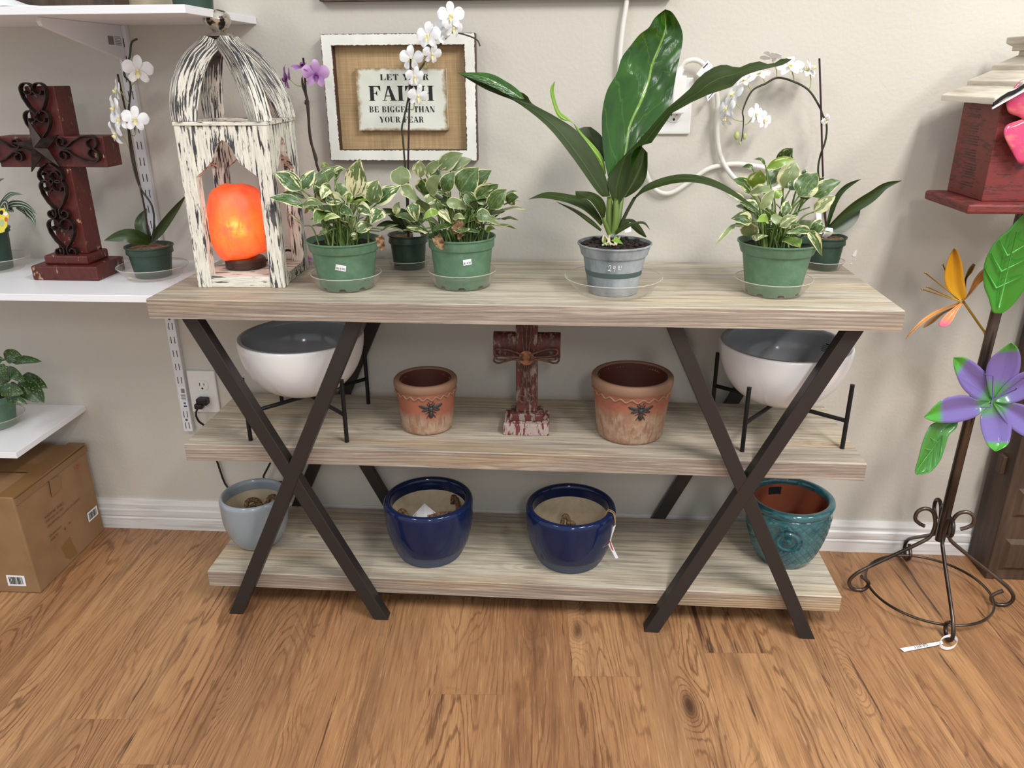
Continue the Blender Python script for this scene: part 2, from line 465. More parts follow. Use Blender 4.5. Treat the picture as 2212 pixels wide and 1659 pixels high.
# plastic pots
def pot_mat(name, a, b):
    t = Mat(name, a, 0.42)
    t.link(t.mix(t.step(t.noise(t.obj(), 40, 5, 0.7), 0.45, 0.8), a, b), 'Base Color'); return t.m
M['green_pot'] = pot_mat('green_plastic', c(84, 118, 92), c(104, 138, 112))
M['dark_pot'] = pot_mat('dark_green_plastic', c(40, 62, 50), c(52, 76, 62))
t = Mat('faded_grey_plastic', rough=0.55)
o_ = t.obj()
k = t.step(t.noise(t.map(o_, (14, 14, 7)), 1, 4, 0.6), 0.36, 0.66)
t.link(t.mix(k, c(92, 104, 108), c(168, 174, 178)), 'Base Color'); M['grey_pot'] = t.m
t = Mat('clear_plastic', rough=0.12)
tr = t.n('ShaderNodeBsdfTransparent', {'Color': (0.97, 0.965, 0.955, 1)})
gl = t.n('ShaderNodeBsdfPrincipled', {'Base Color': c(215, 208, 198), 'Roughness': 0.15})
lw = t.n('ShaderNodeLayerWeight', {'Blend': 0.35}).outputs['Facing']
mx = t.n('ShaderNodeMixShader', {0: t.math('ADD', 0.035, t.math('MULTIPLY', t.math('POWER', lw, 2.0), 0.42)), 1: tr.outputs[0], 2: gl.outputs[0]})
t.nt.links.new(mx.outputs[0], t.out.inputs[0]); M['clear'] = t.m
t = Mat('clear_plastic_rim', rough=0.2)
tr = t.n('ShaderNodeBsdfTransparent'); mx = t.n('ShaderNodeMixShader', {0: 0.5, 1: tr.outputs[0], 2: t.b.outputs[0]}); t.b.inputs['Base Color'].default_value = c(214, 210, 204)
t.nt.links.new(mx.outputs[0], t.out.inputs[0]); M['clear_rim'] = t.m

# soil and bark
t = Mat('potting_soil', rough=0.95)
o_ = t.obj(); k = t.noise(o_, 160, 4, 0.7)
t.link(t.ramp(k, [(0.35, c(18, 13, 10)), (0.6, c(52, 38, 28)), (0.8, c(96, 76, 58))]), 'Base Color'); t.bump(k, 1.0, 0.006); M['soil'] = t.m
t = Mat('bark_chips', rough=0.9)
o_ = t.obj(); k = t.vor(o_, 120)
t.link(t.ramp(t.noise(o_, 90, 3), [(0.3, c(92, 64, 44)), (0.7, c(160, 124, 92))]), 'Base Color'); t.bump(k, 1.0, 0.008); M['bark'] = t.m

# leaves
def leaf_mat(name, dark, light, rough=0.25, rib=None, ribw=0.035, coat=0.0, veins=0.0, vf=9.0):
    t = Mat(name, rough=rough)
    U, V, _ = t.xyz(t.uv()); sd = t.xyz(t.uv('seed'))[0]
    av = t.math('ABSOLUTE', V)
    nz = t.noise(t.comb(t.math('MULTIPLY', U, 3.0), t.math('MULTIPLY', V, 1.2), t.math('MULTIPLY', sd, 40.0)), 2.0, 3)
    col = t.mix(t.step(nz, 0.3, 0.7), dark, light)
    if veins:
        ph = t.math('ADD', t.math('ADD', t.math('MULTIPLY', U, vf), t.math('MULTIPLY', nz, 1.2)), t.math('MULTIPLY', av, -1.5))
        vn = t.math('ABSOLUTE', t.math('SUBTRACT', t.math('FRACT', ph), 0.5))
        vm = t.step(vn, 0.05, 0.015)
        col = t.mix(t.math('MULTIPLY', vm, veins), col, rib)
        lump = t.noise(t.comb(t.math('MULTIPLY', U, 5.0), t.math('MULTIPLY', V, 1.8), sd), 1.0, 2)
        t.bump(t.math('SUBTRACT', t.math('MULTIPLY', lump, 2.5), t.step(vn, 0.20, 0.0)), 0.16, 0.004)
    if rib: col = t.mix(t.step(av, ribw + 0.02, ribw), col, rib)
    t.link(col, 'Base Color')
    t.b.inputs['Specular IOR Level'].default_value = 0.55 if rough < 0.45 else 0.3
    return t.m
M['big_leaf'] = leaf_mat('glossy_green_leaf', c(27, 60, 9), c(44, 90, 13), 0.22, c(112, 150, 50), 0.028, veins=0.16, vf=6.0)
M['under_leaf'] = leaf_mat('dull_green_leaf', c(34, 47, 12), c(48, 64, 18), 0.5, c(66, 86, 38), 0.018)
M['lime_leaf'] = leaf_mat('lime_green_leaf', c(96, 140, 36), c(132, 170, 56), 0.35, c(160, 190, 84), 0.04)
M['orchid_leaf'] = leaf_mat('orchid_green_leaf', c(33, 52, 18), c(50, 72, 26), 0.38, c(44, 62, 24), 0.03)
M['stem_green'] = simple('stem_green', c(104, 128, 62), 0.45)
M['stem_dark'] = simple('stem_dark', c(48, 54, 30), 0.5)
M['stake'] = simple('stake_maroon', c(52, 24, 26), 0.5)
M['pedicel'] = simple('pedicel_green', c(170, 178, 112), 0.5)
def pothos_mat(name, g1, g2, cream, t0, pale):
    t = Mat(name, rough=0.36)
    U, V, _ = t.xyz(t.uv()); sd = t.xyz(t.uv('seed'))[0]
    av = t.math('ABSOLUTE', V)
    s40 = t.math('MULTIPLY', sd, 53.0)
    big = t.noise(t.comb(t.math('MULTIPLY', U, 1.5), t.math('ADD', t.math('MULTIPLY', V, 1.9), s40), s40), 1.3, 4, 0.62)
    k = t.math('ADD', t.math('MULTIPLY', av, 0.55), t.math('MULTIPLY', t.math('SUBTRACT', big, 0.5), 4.2))
    thr = t.math('ADD', t0, t.math('MULTIPLY', t.math('SUBTRACT', t.math('FRACT', t.math('MULTIPLY', sd, 5.0)), 0.5), 0.7))
    mask = t.step(t.math('SUBTRACT', k, thr), 0.0, 0.04)
    edge = t.step(t.math('ADD', av, t.math('MULTIPLY', t.math('SUBTRACT', big, 0.5), 0.6)), 0.90, 0.93)
    mask = t.math('MAXIMUM', mask, edge)
    fl = t.step(t.noise(t.comb(t.math('MULTIPLY', U, 4), t.math('MULTIPLY', V, 3), s40), 1.6, 4, 0.6), 0.50, 0.56)
    gcol = t.mix(t.math('MULTIPLY', fl, 0.75), g1, g2)
    kind = t.math('FRACT', t.math('MULTIPLY', sd, 7.0))
    gcol = t.mix(t.step(kind, 0.91, 0.93), gcol, c(116, 146, 48))
    gcol = t.mix(t.math('MULTIPLY', t.step(kind, 0.42, 0.40), pale), gcol, c(136, 148, 100))
    gcol = t.mix(t.math('MULTIPLY', t.step(av, 0.05, 0.02), 0.35), gcol, c(150, 164, 120))
    t.link(t.mix(mask, gcol, cream), 'Base Color')
    return t.m
M['pothos'] = pothos_mat('variegated_leaf', c(54, 86, 36), c(90, 116, 58), c(216, 213, 166), 0.50, 0.3)
M['pothos2'] = pothos_mat('variegated_leaf_pale', c(64, 90, 44), c(104, 124, 70), c(206, 204, 156), 0.70, 0.7)
t = Mat('silver_splash_leaf', rough=0.3)
sd = t.xyz(t.uv('seed'))[0]; U, V, _ = t.xyz(t.uv())
k = t.noise(t.comb(t.math('MULTIPLY', U, 7), t.math('MULTIPLY', V, 3.5), t.math('MULTIPLY', sd, 50)), 2.0, 3, 0.6)
t.link(t.mix(t.step(k, 0.585, 0.63), c(38, 62, 22), c(124, 146, 98)), 'Base Color'); M['splash'] = t.m
t = Mat('striped_leaf', rough=0.35)
U, V, _ = t.xyz(t.uv()); av = t.math('ABSOLUTE', V)
t.link(t.mix(t.step(t.math('ABSOLUTE', t.math('SUBTRACT', av, 0.42)), 0.14, 0.08), c(36, 52, 30), c(176, 186, 160)), 'Base Color'); M['striped'] = t.m
t = Mat('dead_leaf', rough=0.8)
t.link(t.mix(t.step(t.noise(t.obj(), 130, 4), 0.4, 0.65), c(104, 72, 48), c(166, 134, 100)), 'Base Color'); M['dead_leaf'] = t.m
def petal(name, a, b, sss=0.25):
    t = Mat(name, a, 0.5)
    U, V, _ = t.xyz(t.uv())
    t.link(t.mix(t.step(U, 0.1, 0.9), b, a), 'Base Color')
    t.b.inputs['Subsurface Weight'].default_value = sss
    t.b.inputs['Subsurface Radius'].default_value = (0.01, 0.01, 0.01)
    return t.m
M['petal_white'] = petal('orchid_petal_white', c(243, 244, 246), c(238, 238, 240))
M['petal_purple'] = petal('orchid_petal_purple', c(176, 126, 190), c(132, 78, 146))
M['petal_lilac'] = petal('orchid_petal_lilac', c(206, 172, 208), c(160, 110, 168))
simple('lip_yellow', c(232, 222, 170), 0.5)
simple('lip_purple', c(116, 50, 120), 0.5)
simple('bud_green', c(186, 192, 120), 0.5)

# ceramics
simple('glaze_white', c(236, 233, 232), 0.14, **{'Coat_Weight': 0.3})
t = Mat('glaze_grey_inside', c(172, 176, 182), 0.12); M['glaze_grey'] = t.m
simple('glaze_pale_blue', c(146, 154, 160), 0.2, **{'Coat_Weight': 0.3})
simple('glaze_blue', c(22, 33, 68), 0.09, **{'Specular_IOR_Level': 0.35})
simple('matte_blue', c(60, 72, 96), 0.5)
t = Mat('unglazed_clay', rough=0.85)
t.link(t.mix(t.step(t.noise(t.obj(), 60, 4), 0.3, 0.8), c(206, 190, 164), c(186, 168, 140)), 'Base Color'); M['clay'] = t.m
t = Mat('glaze_teal', rough=0.12)
o_ = t.obj()
t.link(t.mix(t.step(t.noise(o_, 26, 4, 0.6), 0.35, 0.72), c(22, 74, 84), c(62, 114, 118)), 'Base Color')
t.b.inputs['Coat Weight'].default_value = 0.5; M['teal'] = t.m
simple('raw_terracotta', c(140, 72, 44), 0.7)
def terracotta(name, hline):
    t = Mat(name, rough=0.75)
    o_ = t.obj(); X, Y, Z = t.xyz(o_)
    nz = t.noise(o_, 34, 5, 0.65)
    k = t.math('ADD', Z, t.math('MULTIPLY', t.math('SUBTRACT', t.noise(t.map(o_, (22, 22, 10)), 1, 4, 0.6), 0.5), 0.05))
    up = t.step(k, hline - 0.012, hline + 0.012)
    lo = t.mix(t.step(nz, 0.4, 0.6), c(152, 112, 88), c(168, 142, 118))
    lo = t.mix(t.step(t.noise(t.map(o_, (130, 130, 30)), 1, 3), 0.50, 0.66), lo, c(134, 104, 82))
    hi = t.mix(t.step(nz, 0.35, 0.75), c(158, 92, 70), c(138, 86, 66))
    t.link(t.mix(up, lo, hi), 'Base Color'); t.bump(nz, 0.3, 0.0015)
    return t.m
M['terra_s'] = terracotta('aged_terracotta_small', 0.048)
M['terra_l'] = terracotta('aged_terracotta_large', 0.082)
M['terra_rim'] = Mat('aged_terracotta_rim', c(142, 108, 86), 0.75).m
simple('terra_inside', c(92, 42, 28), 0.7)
simple('pewter', c(64, 62, 62), 0.5, 0.4)
t = Mat('jute_rope', rough=0.9)
t.link(t.mix(t.step(t.noise(t.obj(), 220, 3), 0.4, 0.6), c(74, 52, 34), c(128, 98, 66)), 'Base Color'); M['jute'] = t.m
simple('twine', c(166, 138, 98), 0.9)

# metals and misc
t = Mat('rusty_strap', rough=0.5, metal=0.6)
t.link(t.mix(t.step(t.noise(t.obj(), 60, 3), 0.4, 0.7), c(44, 34, 32), c(66, 52, 46)), 'Base Color'); M['strap'] = t.m
t = Mat('rusty_wire', rough=0.7, metal=0.2)
t.link(t.mix(t.step(t.noise(t.obj(), 120, 3), 0.4, 0.65), c(76, 54, 44), c(114, 80, 60)), 'Base Color'); M['rustwire'] = t.m
t = Mat('rusty_disc', rough=0.8)
t.link(t.mix(t.step(t.noise(t.obj(), 90, 3), 0.4, 0.65), c(116, 68, 46), c(148, 98, 68)), 'Base Color'); M['rustdisc'] = t.m
t = Mat('burnt_steel', rough=0.3, metal=0.85)
t.link(t.mix(t.step(t.noise(t.map(t.obj(), (12, 12, 5)), 1, 3), 0.4, 0.65), c(66, 56, 50), c(112, 98, 88)), 'Base Color'); M['steel'] = t.m
t = Mat('mottled_silver', rough=0.28, metal=0.7)
t.link(t.mix(t.step(t.noise(t.obj(), 38, 4), 0.47, 0.52), c(44, 40, 38), c(206, 196, 182)), 'Base Color'); M['ball'] = t.m
simple('disc_silver', c(170, 162, 150), 0.35, 0.7)
t = Mat('dark_stained_wood', rough=0.6)
o_ = t.obj(); k = t.noise(t.map(o_, (26, 26, 3)), 1, 4, 0.6)
t.link(t.ramp(k, [(0.3, c(38, 26, 20)), (0.55, c(74, 54, 40)), (0.8, c(98, 76, 58))]), 'Base Color'); t.bump(k, 0.3, 0.002); M['darkwood'] = t.m
t = Mat('whitewashed_shingle', rough=0.7)
o_ = t.obj(); k = t.noise(t.map(o_, (60, 5, 60)), 1, 4, 0.6)
t.link(t.ramp(k, [(0.3, c(176, 164, 146)), (0.6, c(222, 212, 196)), (0.85, c(236, 230, 218))]), 'Base Color'); M['shingle'] = t.m
t = Mat('cardboard', rough=0.85)
o_ = t.obj(); k = t.noise(o_, 14, 4)
t.link(t.mix(t.step(k, 0.35, 0.7), c(136, 102, 68), c(148, 114, 80)), 'Base Color'); M['card'] = t.m
simple('packing_tape', c(132, 98, 60), 0.18)
def enamel(name, stops, rough=0.16):
    t = Mat(name, rough=rough); U, V, _ = t.xyz(t.uv())
    t.link(t.ramp(U, stops), 'Base Color'); t.b.inputs['Coat Weight'].default_value = 0.4
    return t.m
GRN, PUR = c(74, 158, 52), c(116, 100, 164)
M['enamel_purple'] = enamel('enamel_purple_green', [(0.0, c(72, 148, 62)), (0.16, c(84, 142, 92)), (0.32, PUR), (0.70, PUR), (0.78, GRN), (1.0, GRN)])
M['enamel_green'] = enamel('enamel_green', [(0.0, c(60, 142, 40)), (1.0, c(46, 118, 46))])
M['enamel_green2'] = enamel('enamel_leaf_green', [(0.0, c(52, 112, 40)), (0.3, c(70, 130, 54)), (1.0, c(70, 136, 56))], 0.3)
M['enamel_orange'] = enamel('enamel_orange', [(0.0, c(206, 152, 24)), (0.75, c(186, 128, 16)), (1.0, c(112, 92, 16))], 0.35)
M['enamel_orange2'] = enamel('enamel_orange_inside', [(0.0, c(150, 88, 20)), (0.5, c(214, 146, 72)), (1.0, c(150, 96, 44))], 0.35)
M['enamel_pinkorange'] = enamel('enamel_orange_pink', [(0.0, c(206, 136, 60)), (0.45, c(216, 136, 92)), (0.7, c(212, 104, 134)), (1.0, c(200, 92, 120))], 0.3)
M['enamel_brown'] = enamel('enamel_brown', [(0.0, c(104, 62, 14)), (1.0, c(132, 92, 24))], 0.4)
t = Mat('enamel_pink', rough=0.14); o_ = t.obj()
t.link(t.mix(t.step(t.noise(t.map(o_, (20, 20, 60)), 1, 4), 0.5, 0.75), c(200, 66, 108), c(216, 128, 104)), 'Base Color'); t.b.inputs['Coat Weight'].default_value = 0.4; M['enamel_pink'] = t.m
simple('brass_stem', c(168, 130, 40), 0.35, 0.5)

# glowing salt rock
def salt():
    t = Mat('glowing_salt', c(214, 96, 66), 0.45)
    o_ = t.obj()
    nz = t.noise(o_, 16, 5, 0.6, 0.6)
    band = t.noise(t.map(o_, (30, 30, 9), rot=(0, 0.7, 0)), 1, 4, 0.6, 1.2)
    d = t.n('ShaderNodeVectorMath', {0: o_, 1: (0.008, -0.050, 0.098)}, operation='DISTANCE').outputs['Value']
    k = t.math('SUBTRACT', t.step(d, 0.135, 0.0), t.math('MULTIPLY', t.math('SUBTRACT', nz, 0.5), 0.8))
    k = t.math('SUBTRACT', k, t.math('MULTIPLY', t.step(band, 0.52, 0.7), 0.22))
    col = t.ramp(k, [(0.0, c(178, 44, 20)), (0.28, c(236, 72, 26)), (0.55, c(250, 98, 26)), (0.80, c(255, 130, 26)), (0.93, c(255, 196, 50)), (1.0, c(255, 232, 120))])
    crust = t.step(t.math('ADD', t.noise(o_, 22, 5, 0.65), t.math('MULTIPLY', t.noise(o_, 70, 3), 0.3)), 0.66, 0.80)
    col = t.mix(t.math('MULTIPLY', crust, 0.55), col, c(206, 92, 70))
    t.link(col, 'Emission Color')
    t.b.inputs['Emission Strength'].default_value = 0.78
    t.bump(nz, 0.6, 0.004)
    return t.m
M['salt'] = salt()
simple('lamp_base_wood', c(62, 36, 26), 0.4)

# ------------------------------------------------------------------ the room
b = MB(); b.box(-3.6, 3.6, 0.003, 0.10, 0.0, 2.75); struct(b.build('wall_back', M['wall']))
b = MB(); b.box(-3.6, 3.6, -4.2, 0.10, -0.05, 0.0); struct(b.build('floor', M['floor'], org=(0, 0, 0)))
b = MB()
prof = [(0.003, 0), (-0.012, 0), (-0.012, 0.034), (-0.0095, 0.038), (-0.0115, 0.043), (-0.0115, 0.060), (-0.007, 0.064), (-0.0075, 0.076), (-0.002, 0.0915), (0.003, 0.0915)]
b.grid([[(x, y, z) for (y, z) in prof] for x in (-3.6, 3.6)])
struct(b.build('baseboard_back', M['trim']))
# chipped paint spots beside the console
b = MB()
for (px, py, w_, h_) in ((1846, 547, 4.5, 7.5), (1838, 569, 1.6, 1.8)):
    C_ = P(px, py, y=0.003); k = pxm(C_)
    ol = [(-w_ * .5, -h_), (w_ * .7, -h_ * .9), (w_, h_ * .7), (w_ * .3, h_), (-w_ * .3, h_ * .4), (-w_, -h_ * .6)]
    b.prism([(p[0] * k, p[1] * k) for p in ol], C_, Vector((1, 0, 0)), Vector((0, 0, 1)), Vector((0, -1, 0)), 0.0012)
struct(b.build('trim_1', M['white_plastic']))

# ------------------------------------------------------------------ console table
Z1, Z2, Z3, TH = 0.7957, 0.4405, 0.0982, 0.0406
con = thing('console_table', (0, 0, 0), 'long console table with three weathered grey pine shelves on dark metal X legs', 'console table')
def slab(name, x0, x1, y0, y1, z1):
    b = MB(); nx = 60
    # slightly uneven sawn edges
    ring = []
    for i in range(nx + 1):
        x = x0 + (x1 - x0) * i / nx
        ring.append((x, mnoise.noise(Vector((x * 9, 1.7, z1 * 30))) * 0.0012, mnoise.noise(Vector((x * 7, 9.2, z1 * 30))) * 0.0010))
    rows = []
    for x, dy, dz in ring:
        rows.append([(x, y0 + dy, z1 - TH + dz), (x, y0 + dy * .5, z1 - 0.002 + dz * .5), (x, y0 + dy * .5 + .002, z1), (x, y1, z1), (x, y1, z1 - TH)])
    ids = b.grid(rows, closed_v=True)
    b.face(*reversed(ids[0])); b.face(*ids[-1])
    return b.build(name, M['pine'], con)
slab('tabletop', -0.75, 0.75, -0.4033, -0.0055, Z1)
slab('shelf', -0.7545, 0.7535, -0.3468, -0.0300, Z2)
slab('shelf', -0.7515, 0.7505, -0.3468, -0.0300, Z3)
def bar(xt, xb, y0, y1, zt, wd, zb=0.0):
    b = MB()
    b.hexa([(xb - wd / 2, y0, zb), (xb + wd / 2, y0, zb), (xb + wd / 2, y1, zb), (xb - wd / 2, y1, zb),
            (xt - wd / 2, y0, zt), (xt + wd / 2, y0, zt), (xt + wd / 2, y1, zt), (xt - wd / 2, y1, zt)])
    return b.build('leg', M['leg_metal'], con, bevel=0.0018)
ZT = Z1 - TH
for xa in (-0.5025, 0.4985):
    bar(xa - 0.180, xa + 0.180, -0.3775, -0.3480, ZT, 0.0345)
    bar(xa + 0.178, xa - 0.178, -0.3792, -0.3478, ZT, 0.0345)
    bar(xa - 0.180, xa + 0.180, -0.0295, -0.0135, ZT, 0.0345)
    bar(xa + 0.178, xa - 0.178, -0.0293, -0.0130, ZT, 0.0345)
b = MB(); b.box(-0.40, 0.40, -0.335, -0.315, Z3 - TH - 0.012, Z3 - TH); b.build('rail', M['leg_metal'], con)
con.rotation_euler = (0, 0, -0.0073)

# ------------------------------------------------------------------ white wall shelving on the left
def board(x0, x1, y0, z1, th, label):
    b = MB(); b.box(x0, x1, y0, 0.0025, z1 - th, z1)
    return tag(b.build('wall_shelf_board', M['melamine'], bevel=0.001), label, 'shelf', 'white wall shelves')
board(-2.3, -0.605, -0.352, 1.341, 0.0148, 'topmost white wall shelf, its edge behind the lantern finial')
board(-2.3, -0.7575, -0.338, 0.7865, 0.0155, 'white wall shelf carrying the large red cross, level with the console top')
board(-2.3, -1.206, -0.2905, 0.380, 0.0152, 'lowest short white wall shelf just above the cardboard box')
# slotted upright
TX = -0.9185
tr = thing('shelf_upright', (TX, 0, 0.315), 'white slotted metal upright screwed to the wall behind the small orchid', 'shelf upright')
b = MB(); b.box(TX - 0.0125, TX + 0.0125, -0.0125, 0.0025, 0.315, 1.326); b.build('channel', M['white_metal'], tr, bevel=0.001)
b = MB(); z = 1.31; 
sl = [0.626 - 0.0 + 0.05 * k for k in range(14)] + [0.626 - 0.05 * k for k in range(1, 5)] + [0.345, 0.329 + 0.048 - 0.0]
slots = [0.333, 0.366] + [0.465 + 0.0375 * k for k in range(23)]
for zc in slots:
    for dx in (-0.0048, 0.0048):
        b.box(TX + dx - 0.0009, TX + dx + 0.0009, -0.0129, -0.0122, zc - 0.0092, zc + 0.0092)
b.build('slots', M['slot_black'], tr)
b = MB()
for zc in (0.3497, 0.635):
    b.ball((TX, -0.0125, zc), 0.0035, 10, 6, (1, .5, 1))
b.build('screws', M['ink_grey'], tr)
b = MB(); b.box(TX - 0.008, TX + 0.011, -0.0128, -0.0124, 0.385, 0.445); lab = b.build('label', M['paper_white'], tr)
b = MB()
for k in range(9): b.box(TX - 0.001 + k * 0.0011, TX - 0.0004 + k * 0.0011, -0.0131, -0.0127, 0.428, 0.441)
for k in range(6): b.box(TX - 0.004, TX + 0.009, -0.0131, -0.0127, 0.424 - k * 0.0032, 0.4252 - k * 0.0032)
b.box(TX - 0.001, TX + 0.008, -0.0131, -0.0127, 0.388, 0.392)
b.build('label_print', M['ink_grey'], lab)
b = MB(); b.ball((TX + 0.003, -0.0128, 0.3985), 0.0036, 16, 6, (1, .1, 1)); b.build('round_mark', M['blue_ink'], lab)
# bracket under the top shelf
br = thing('shelf_bracket', (TX, -0.01, 1.22), 'white triangular shelf bracket with a barcode sticker under the topmost shelf', 'bracket')
b = MB()
ol = [(-0.0135, 1.326), (-0.300, 1.326), (-0.305, 1.318), (-0.300, 1.310), (-0.0135, 1.252)]
b.prism(ol, (TX - 0.0055, 0, 0), Vector((0, 1, 0)), Vector((0, 0, 1)), Vector((1, 0, 0)), 0.009)
b.build('plate', M['white_metal'], br, bevel=0.0008)
b = MB()
for k in range(11): b.box(TX + 0.0036, TX + 0.0040, -0.075 + k * 0.0021, -0.0738 + k * 0.0021, 1.284, 1.302)
for k in range(6): b.box(TX + 0.0036, TX + 0.0040, -0.047, -0.022, 1.3005 - k * 0.0033, 1.3018 - k * 0.0033)
b.build('sticker', simple('ink_faint', c(128, 126, 128), .7), br)
# things standing on the top shelf (only their feet are in the picture)
def at_shelf(px, z=1.341, y=-0.30): return P(px, 14, y=y)
b = MB(); b.box(-1.42, P(248, 5, y=-.25).x, -0.25, -0.192, 1.3415, 1.47)
tag(b.build('wooden_crate', M['darkwood'], bevel=0.003), 'dark brown wooden box on the topmost shelf, above the large cross', 'box')
b = MB(); b.lathe([(0.0, 0), (0.060, 0), (0.064, 0.03), (0.068, 0.10), (0.064, 0.10), (0.056, 0.012), (0, 0.012)], (P(316, 5, y=-.12).x, -0.12, 1.3415), 40)
tag(b.build('cream_planter', M['clay'], smooth='auto'), 'cream pot beside the dark box on the topmost shelf', 'pot')
b = MB(); b.lathe([(0.0, 0), (0.037, 0), (0.041, 0.05), (0.045, 0.11), (0.041, 0.11), (0.034, 0.01), (0, 0.01)], (P(417, 5, y=-.22).x, -0.22, 1.3415), 40)
tag(b.build('green_flower_pot', M['dark_pot'], smooth='auto'), 'dark green pot nearest the end of the topmost shelf', 'pot')
b = MB()
rows = []
for i in range(16):
    row = []
    for j in range(10):
        u, v_ = i / 15, j / 9
        hgt = 0.0025 + 0.022 * math.exp(-((u - .6) / .18) ** 2) * sin(pi * v_) + 0.004 * abs(mnoise.noise(Vector((u * 6, v_ * 5, 0))))
        row.append((-1.16 + 0.26 * u, -0.325 + 0.07 * v_, 1.3412 + hgt * sin(pi * min(max(u, .02), .98)) ** .4))
    rows.append(row)
b.grid(rows)
tag(b.build('crumpled_paper', M['paper_white'], smooth=True, thick=0.0015), 'crumpled pale paper at the front edge of the topmost shelf', 'paper')

# ------------------------------------------------------------------ electrics
def oval(rx, rz, n=24, flat=0.8):
    return [(max(-rx, min(rx, rx * 1.15 * cos(2 * pi * k / n))), max(-rz * flat * 1.2, min(rz * flat * 1.2, rz * sin(2 * pi * k / n)))) for k in range(n)]
def outlet(cx, cz, label, plug=True):
    r = thing('wall_outlet', (cx, 0.003, cz), label, 'outlet')
    b = MB(); b.box(cx - 0.0385, cx + 0.0385, -0.0055, 0.0028, cz - 0.060, cz + 0.060); b.build('cover_plate', M['white_plastic'], r, bevel=0.003)
    for s_ in (1, -1):
        b = MB(); b.prism(oval(0.0165, 0.0155), (cx, -0.0054, cz + s_ * 0.0195), Vector((1, 0, 0)), Vector((0, 0, 1)), Vector((0, -1, 0)), 0.0016)
        rc = b.build('receptacle', M['white_plastic'], r)
        b = MB(); zc = cz + s_ * 0.0195
        b.box(cx - 0.0068, cx - 0.0050, -0.0074, -0.0069, zc - 0.001, zc + 0.0075)
        b.box(cx + 0.0050, cx + 0.0068, -0.0074, -0.0069, zc - 0.000, zc + 0.0065)
        b.prism([(0.0028 * cos(k * pi / 6), 0.0028 * sin(k * pi / 6)) for k in range(12)], (cx, -0.0069, zc - 0.0085), Vector((1, 0, 0)), Vector((0, 0, 1)), Vector((0, -1, 0)), 0.0005)
        b.build('slots', M['slot_black'], rc)
    return r
outlet(-0.8628, 0.4295, 'white double wall outlet low on the wall, left behind the console')
outlet(0.3375, 1.150, 'white double wall outlet behind the tall glossy plant')
# black plug and its cord
r = thing('black_power_cord', (-0.862, -0.03, 0.40), 'black plug in the low outlet with a cord dropping behind the console', 'power cord')
b = MB()
b.box(-0.876, -0.847, -0.030, -0.0075, 0.399, 0.418); b.box(-0.880, -0.858, -0.036, -0.018, 0.391, 0.405); b.build('plug', M['black_plastic'], r, bevel=0.003)
b = MB()
q1 = P(470, 1000, y=-0.008); q2 = P(497, 1058, y=-0.012)
b.tube([(-0.872, -0.030, 0.394), (-0.878, -0.034, 0.378), (-0.876, -0.030, 0.355), (-0.862, -0.018, 0.322), q1, q2, (-0.73, -0.05, 0.165), (-0.70, -0.022, 0.15), (-0.64, -0.020, 0.17), P(572, 1036, y=-0.015), P(586, 995, y=-0.015), (-0.582, -0.006, 0.45), (-0.57, -0.006, 0.74)], 0.0028, 8, res=60)
b.build('cord', M['black_plastic'], r, smooth=True)
# white adapter plug with its thick cord, and the loop of the same cord
r = thing('white_power_cord', P(1480, 205, y=-0.02), 'thick white cord plugged into the upper outlet and looping along the wall', 'power cord')
b = MB()
pa, pb, pc, pd_ = P(1456, 163, y=-0.03), P(1484, 163, y=-0.03), P(1482, 246, y=-0.03), P(1452, 246, y=-0.03)
b.box(pa.x, pb.x, -0.034, -0.0075, pd_.z, pa.z); b.build('plug', M['white_plastic'], r, bevel=0.003)
b = MB()
s0 = P(1463, 163, y=-0.022); s1 = P(1472, 146, y=-0.024)
b.tube([s0, s1], [0.0105, 0.008], 12, res=6); b.build('strain_relief', M['white_plastic'], r, smooth='auto')
b = MB()
b.tube([s0, P(1475, 140, y=-0.024), P(1488, 131, y=-0.026), P(1504, 130, y=-0.026), P(1520, 140, y=-0.024), P(1540, 170, y=-0.022), P(1550, 215, y=-0.018), P(1549, 260, y=-0.014), P(1551, 310, y=-0.014), P(1560, 345, y=-0.016), P(1577, 374, y=-0.02), P(1600, 395, y=-0.022), P(1640, 412, y=-0.02), P(1680, 405, y=-0.016),
        P(1684, 382, y=-0.012), P(1655, 364, y=-0.011), P(1620, 357, y=-0.011), P(1590, 354, y=-0.011), P(1558, 357, y=-0.009), P(1525, 367, y=-0.011), P(1490, 392, y=-0.011), P(1458, 413, y=-0.011), P(1436, 418, y=-0.011), P(1414, 408, y=-0.011), P(1398, 380, y=-0.011), P(1375, 310, y=-0.011), P(1345, 220, y=-0.011), P(1338, 140, y=-0.011), P(1345, 60, y=-0.011), P(1354, 0, y=-0.011), P(1358, -80, y=-0.011)], 0.0055, 10, res=170)
b.build('cord', M['cord_white'], r, smooth=True)
b = MB(); 
for A_, B_ in (((1531, 130), (1505, 162)), ):
    k = 14; 
    b.poly([P(1529, 130, y=-0.034), P(1540, 142, y=-0.034), P(1518, 171, y=-0.034), P(1504, 160, y=-0.034)])
    b.poly([P(1525, 202, y=-0.03), P(1544, 195, y=-0.03), P(1546, 200, y=-0.03), P(1529, 219, y=-0.03)])
lb = b.build('paper_tag', M['paper_white'], r, thick=0.0006)
b = MB(); b.poly([P(1518, 146, y=-0.0346), P(1528, 136, y=-0.0346), P(1530, 138, y=-0.0346), P(1520, 148, y=-0.0346)])
b.poly([P(1530, 212, y=-0.0306), P(1540, 200, y=-0.0306), P(1541, 201, y=-0.0306), P(1531, 213.5, y=-0.0306)])
b.build('tag_print', M['ink_grey'], lb)

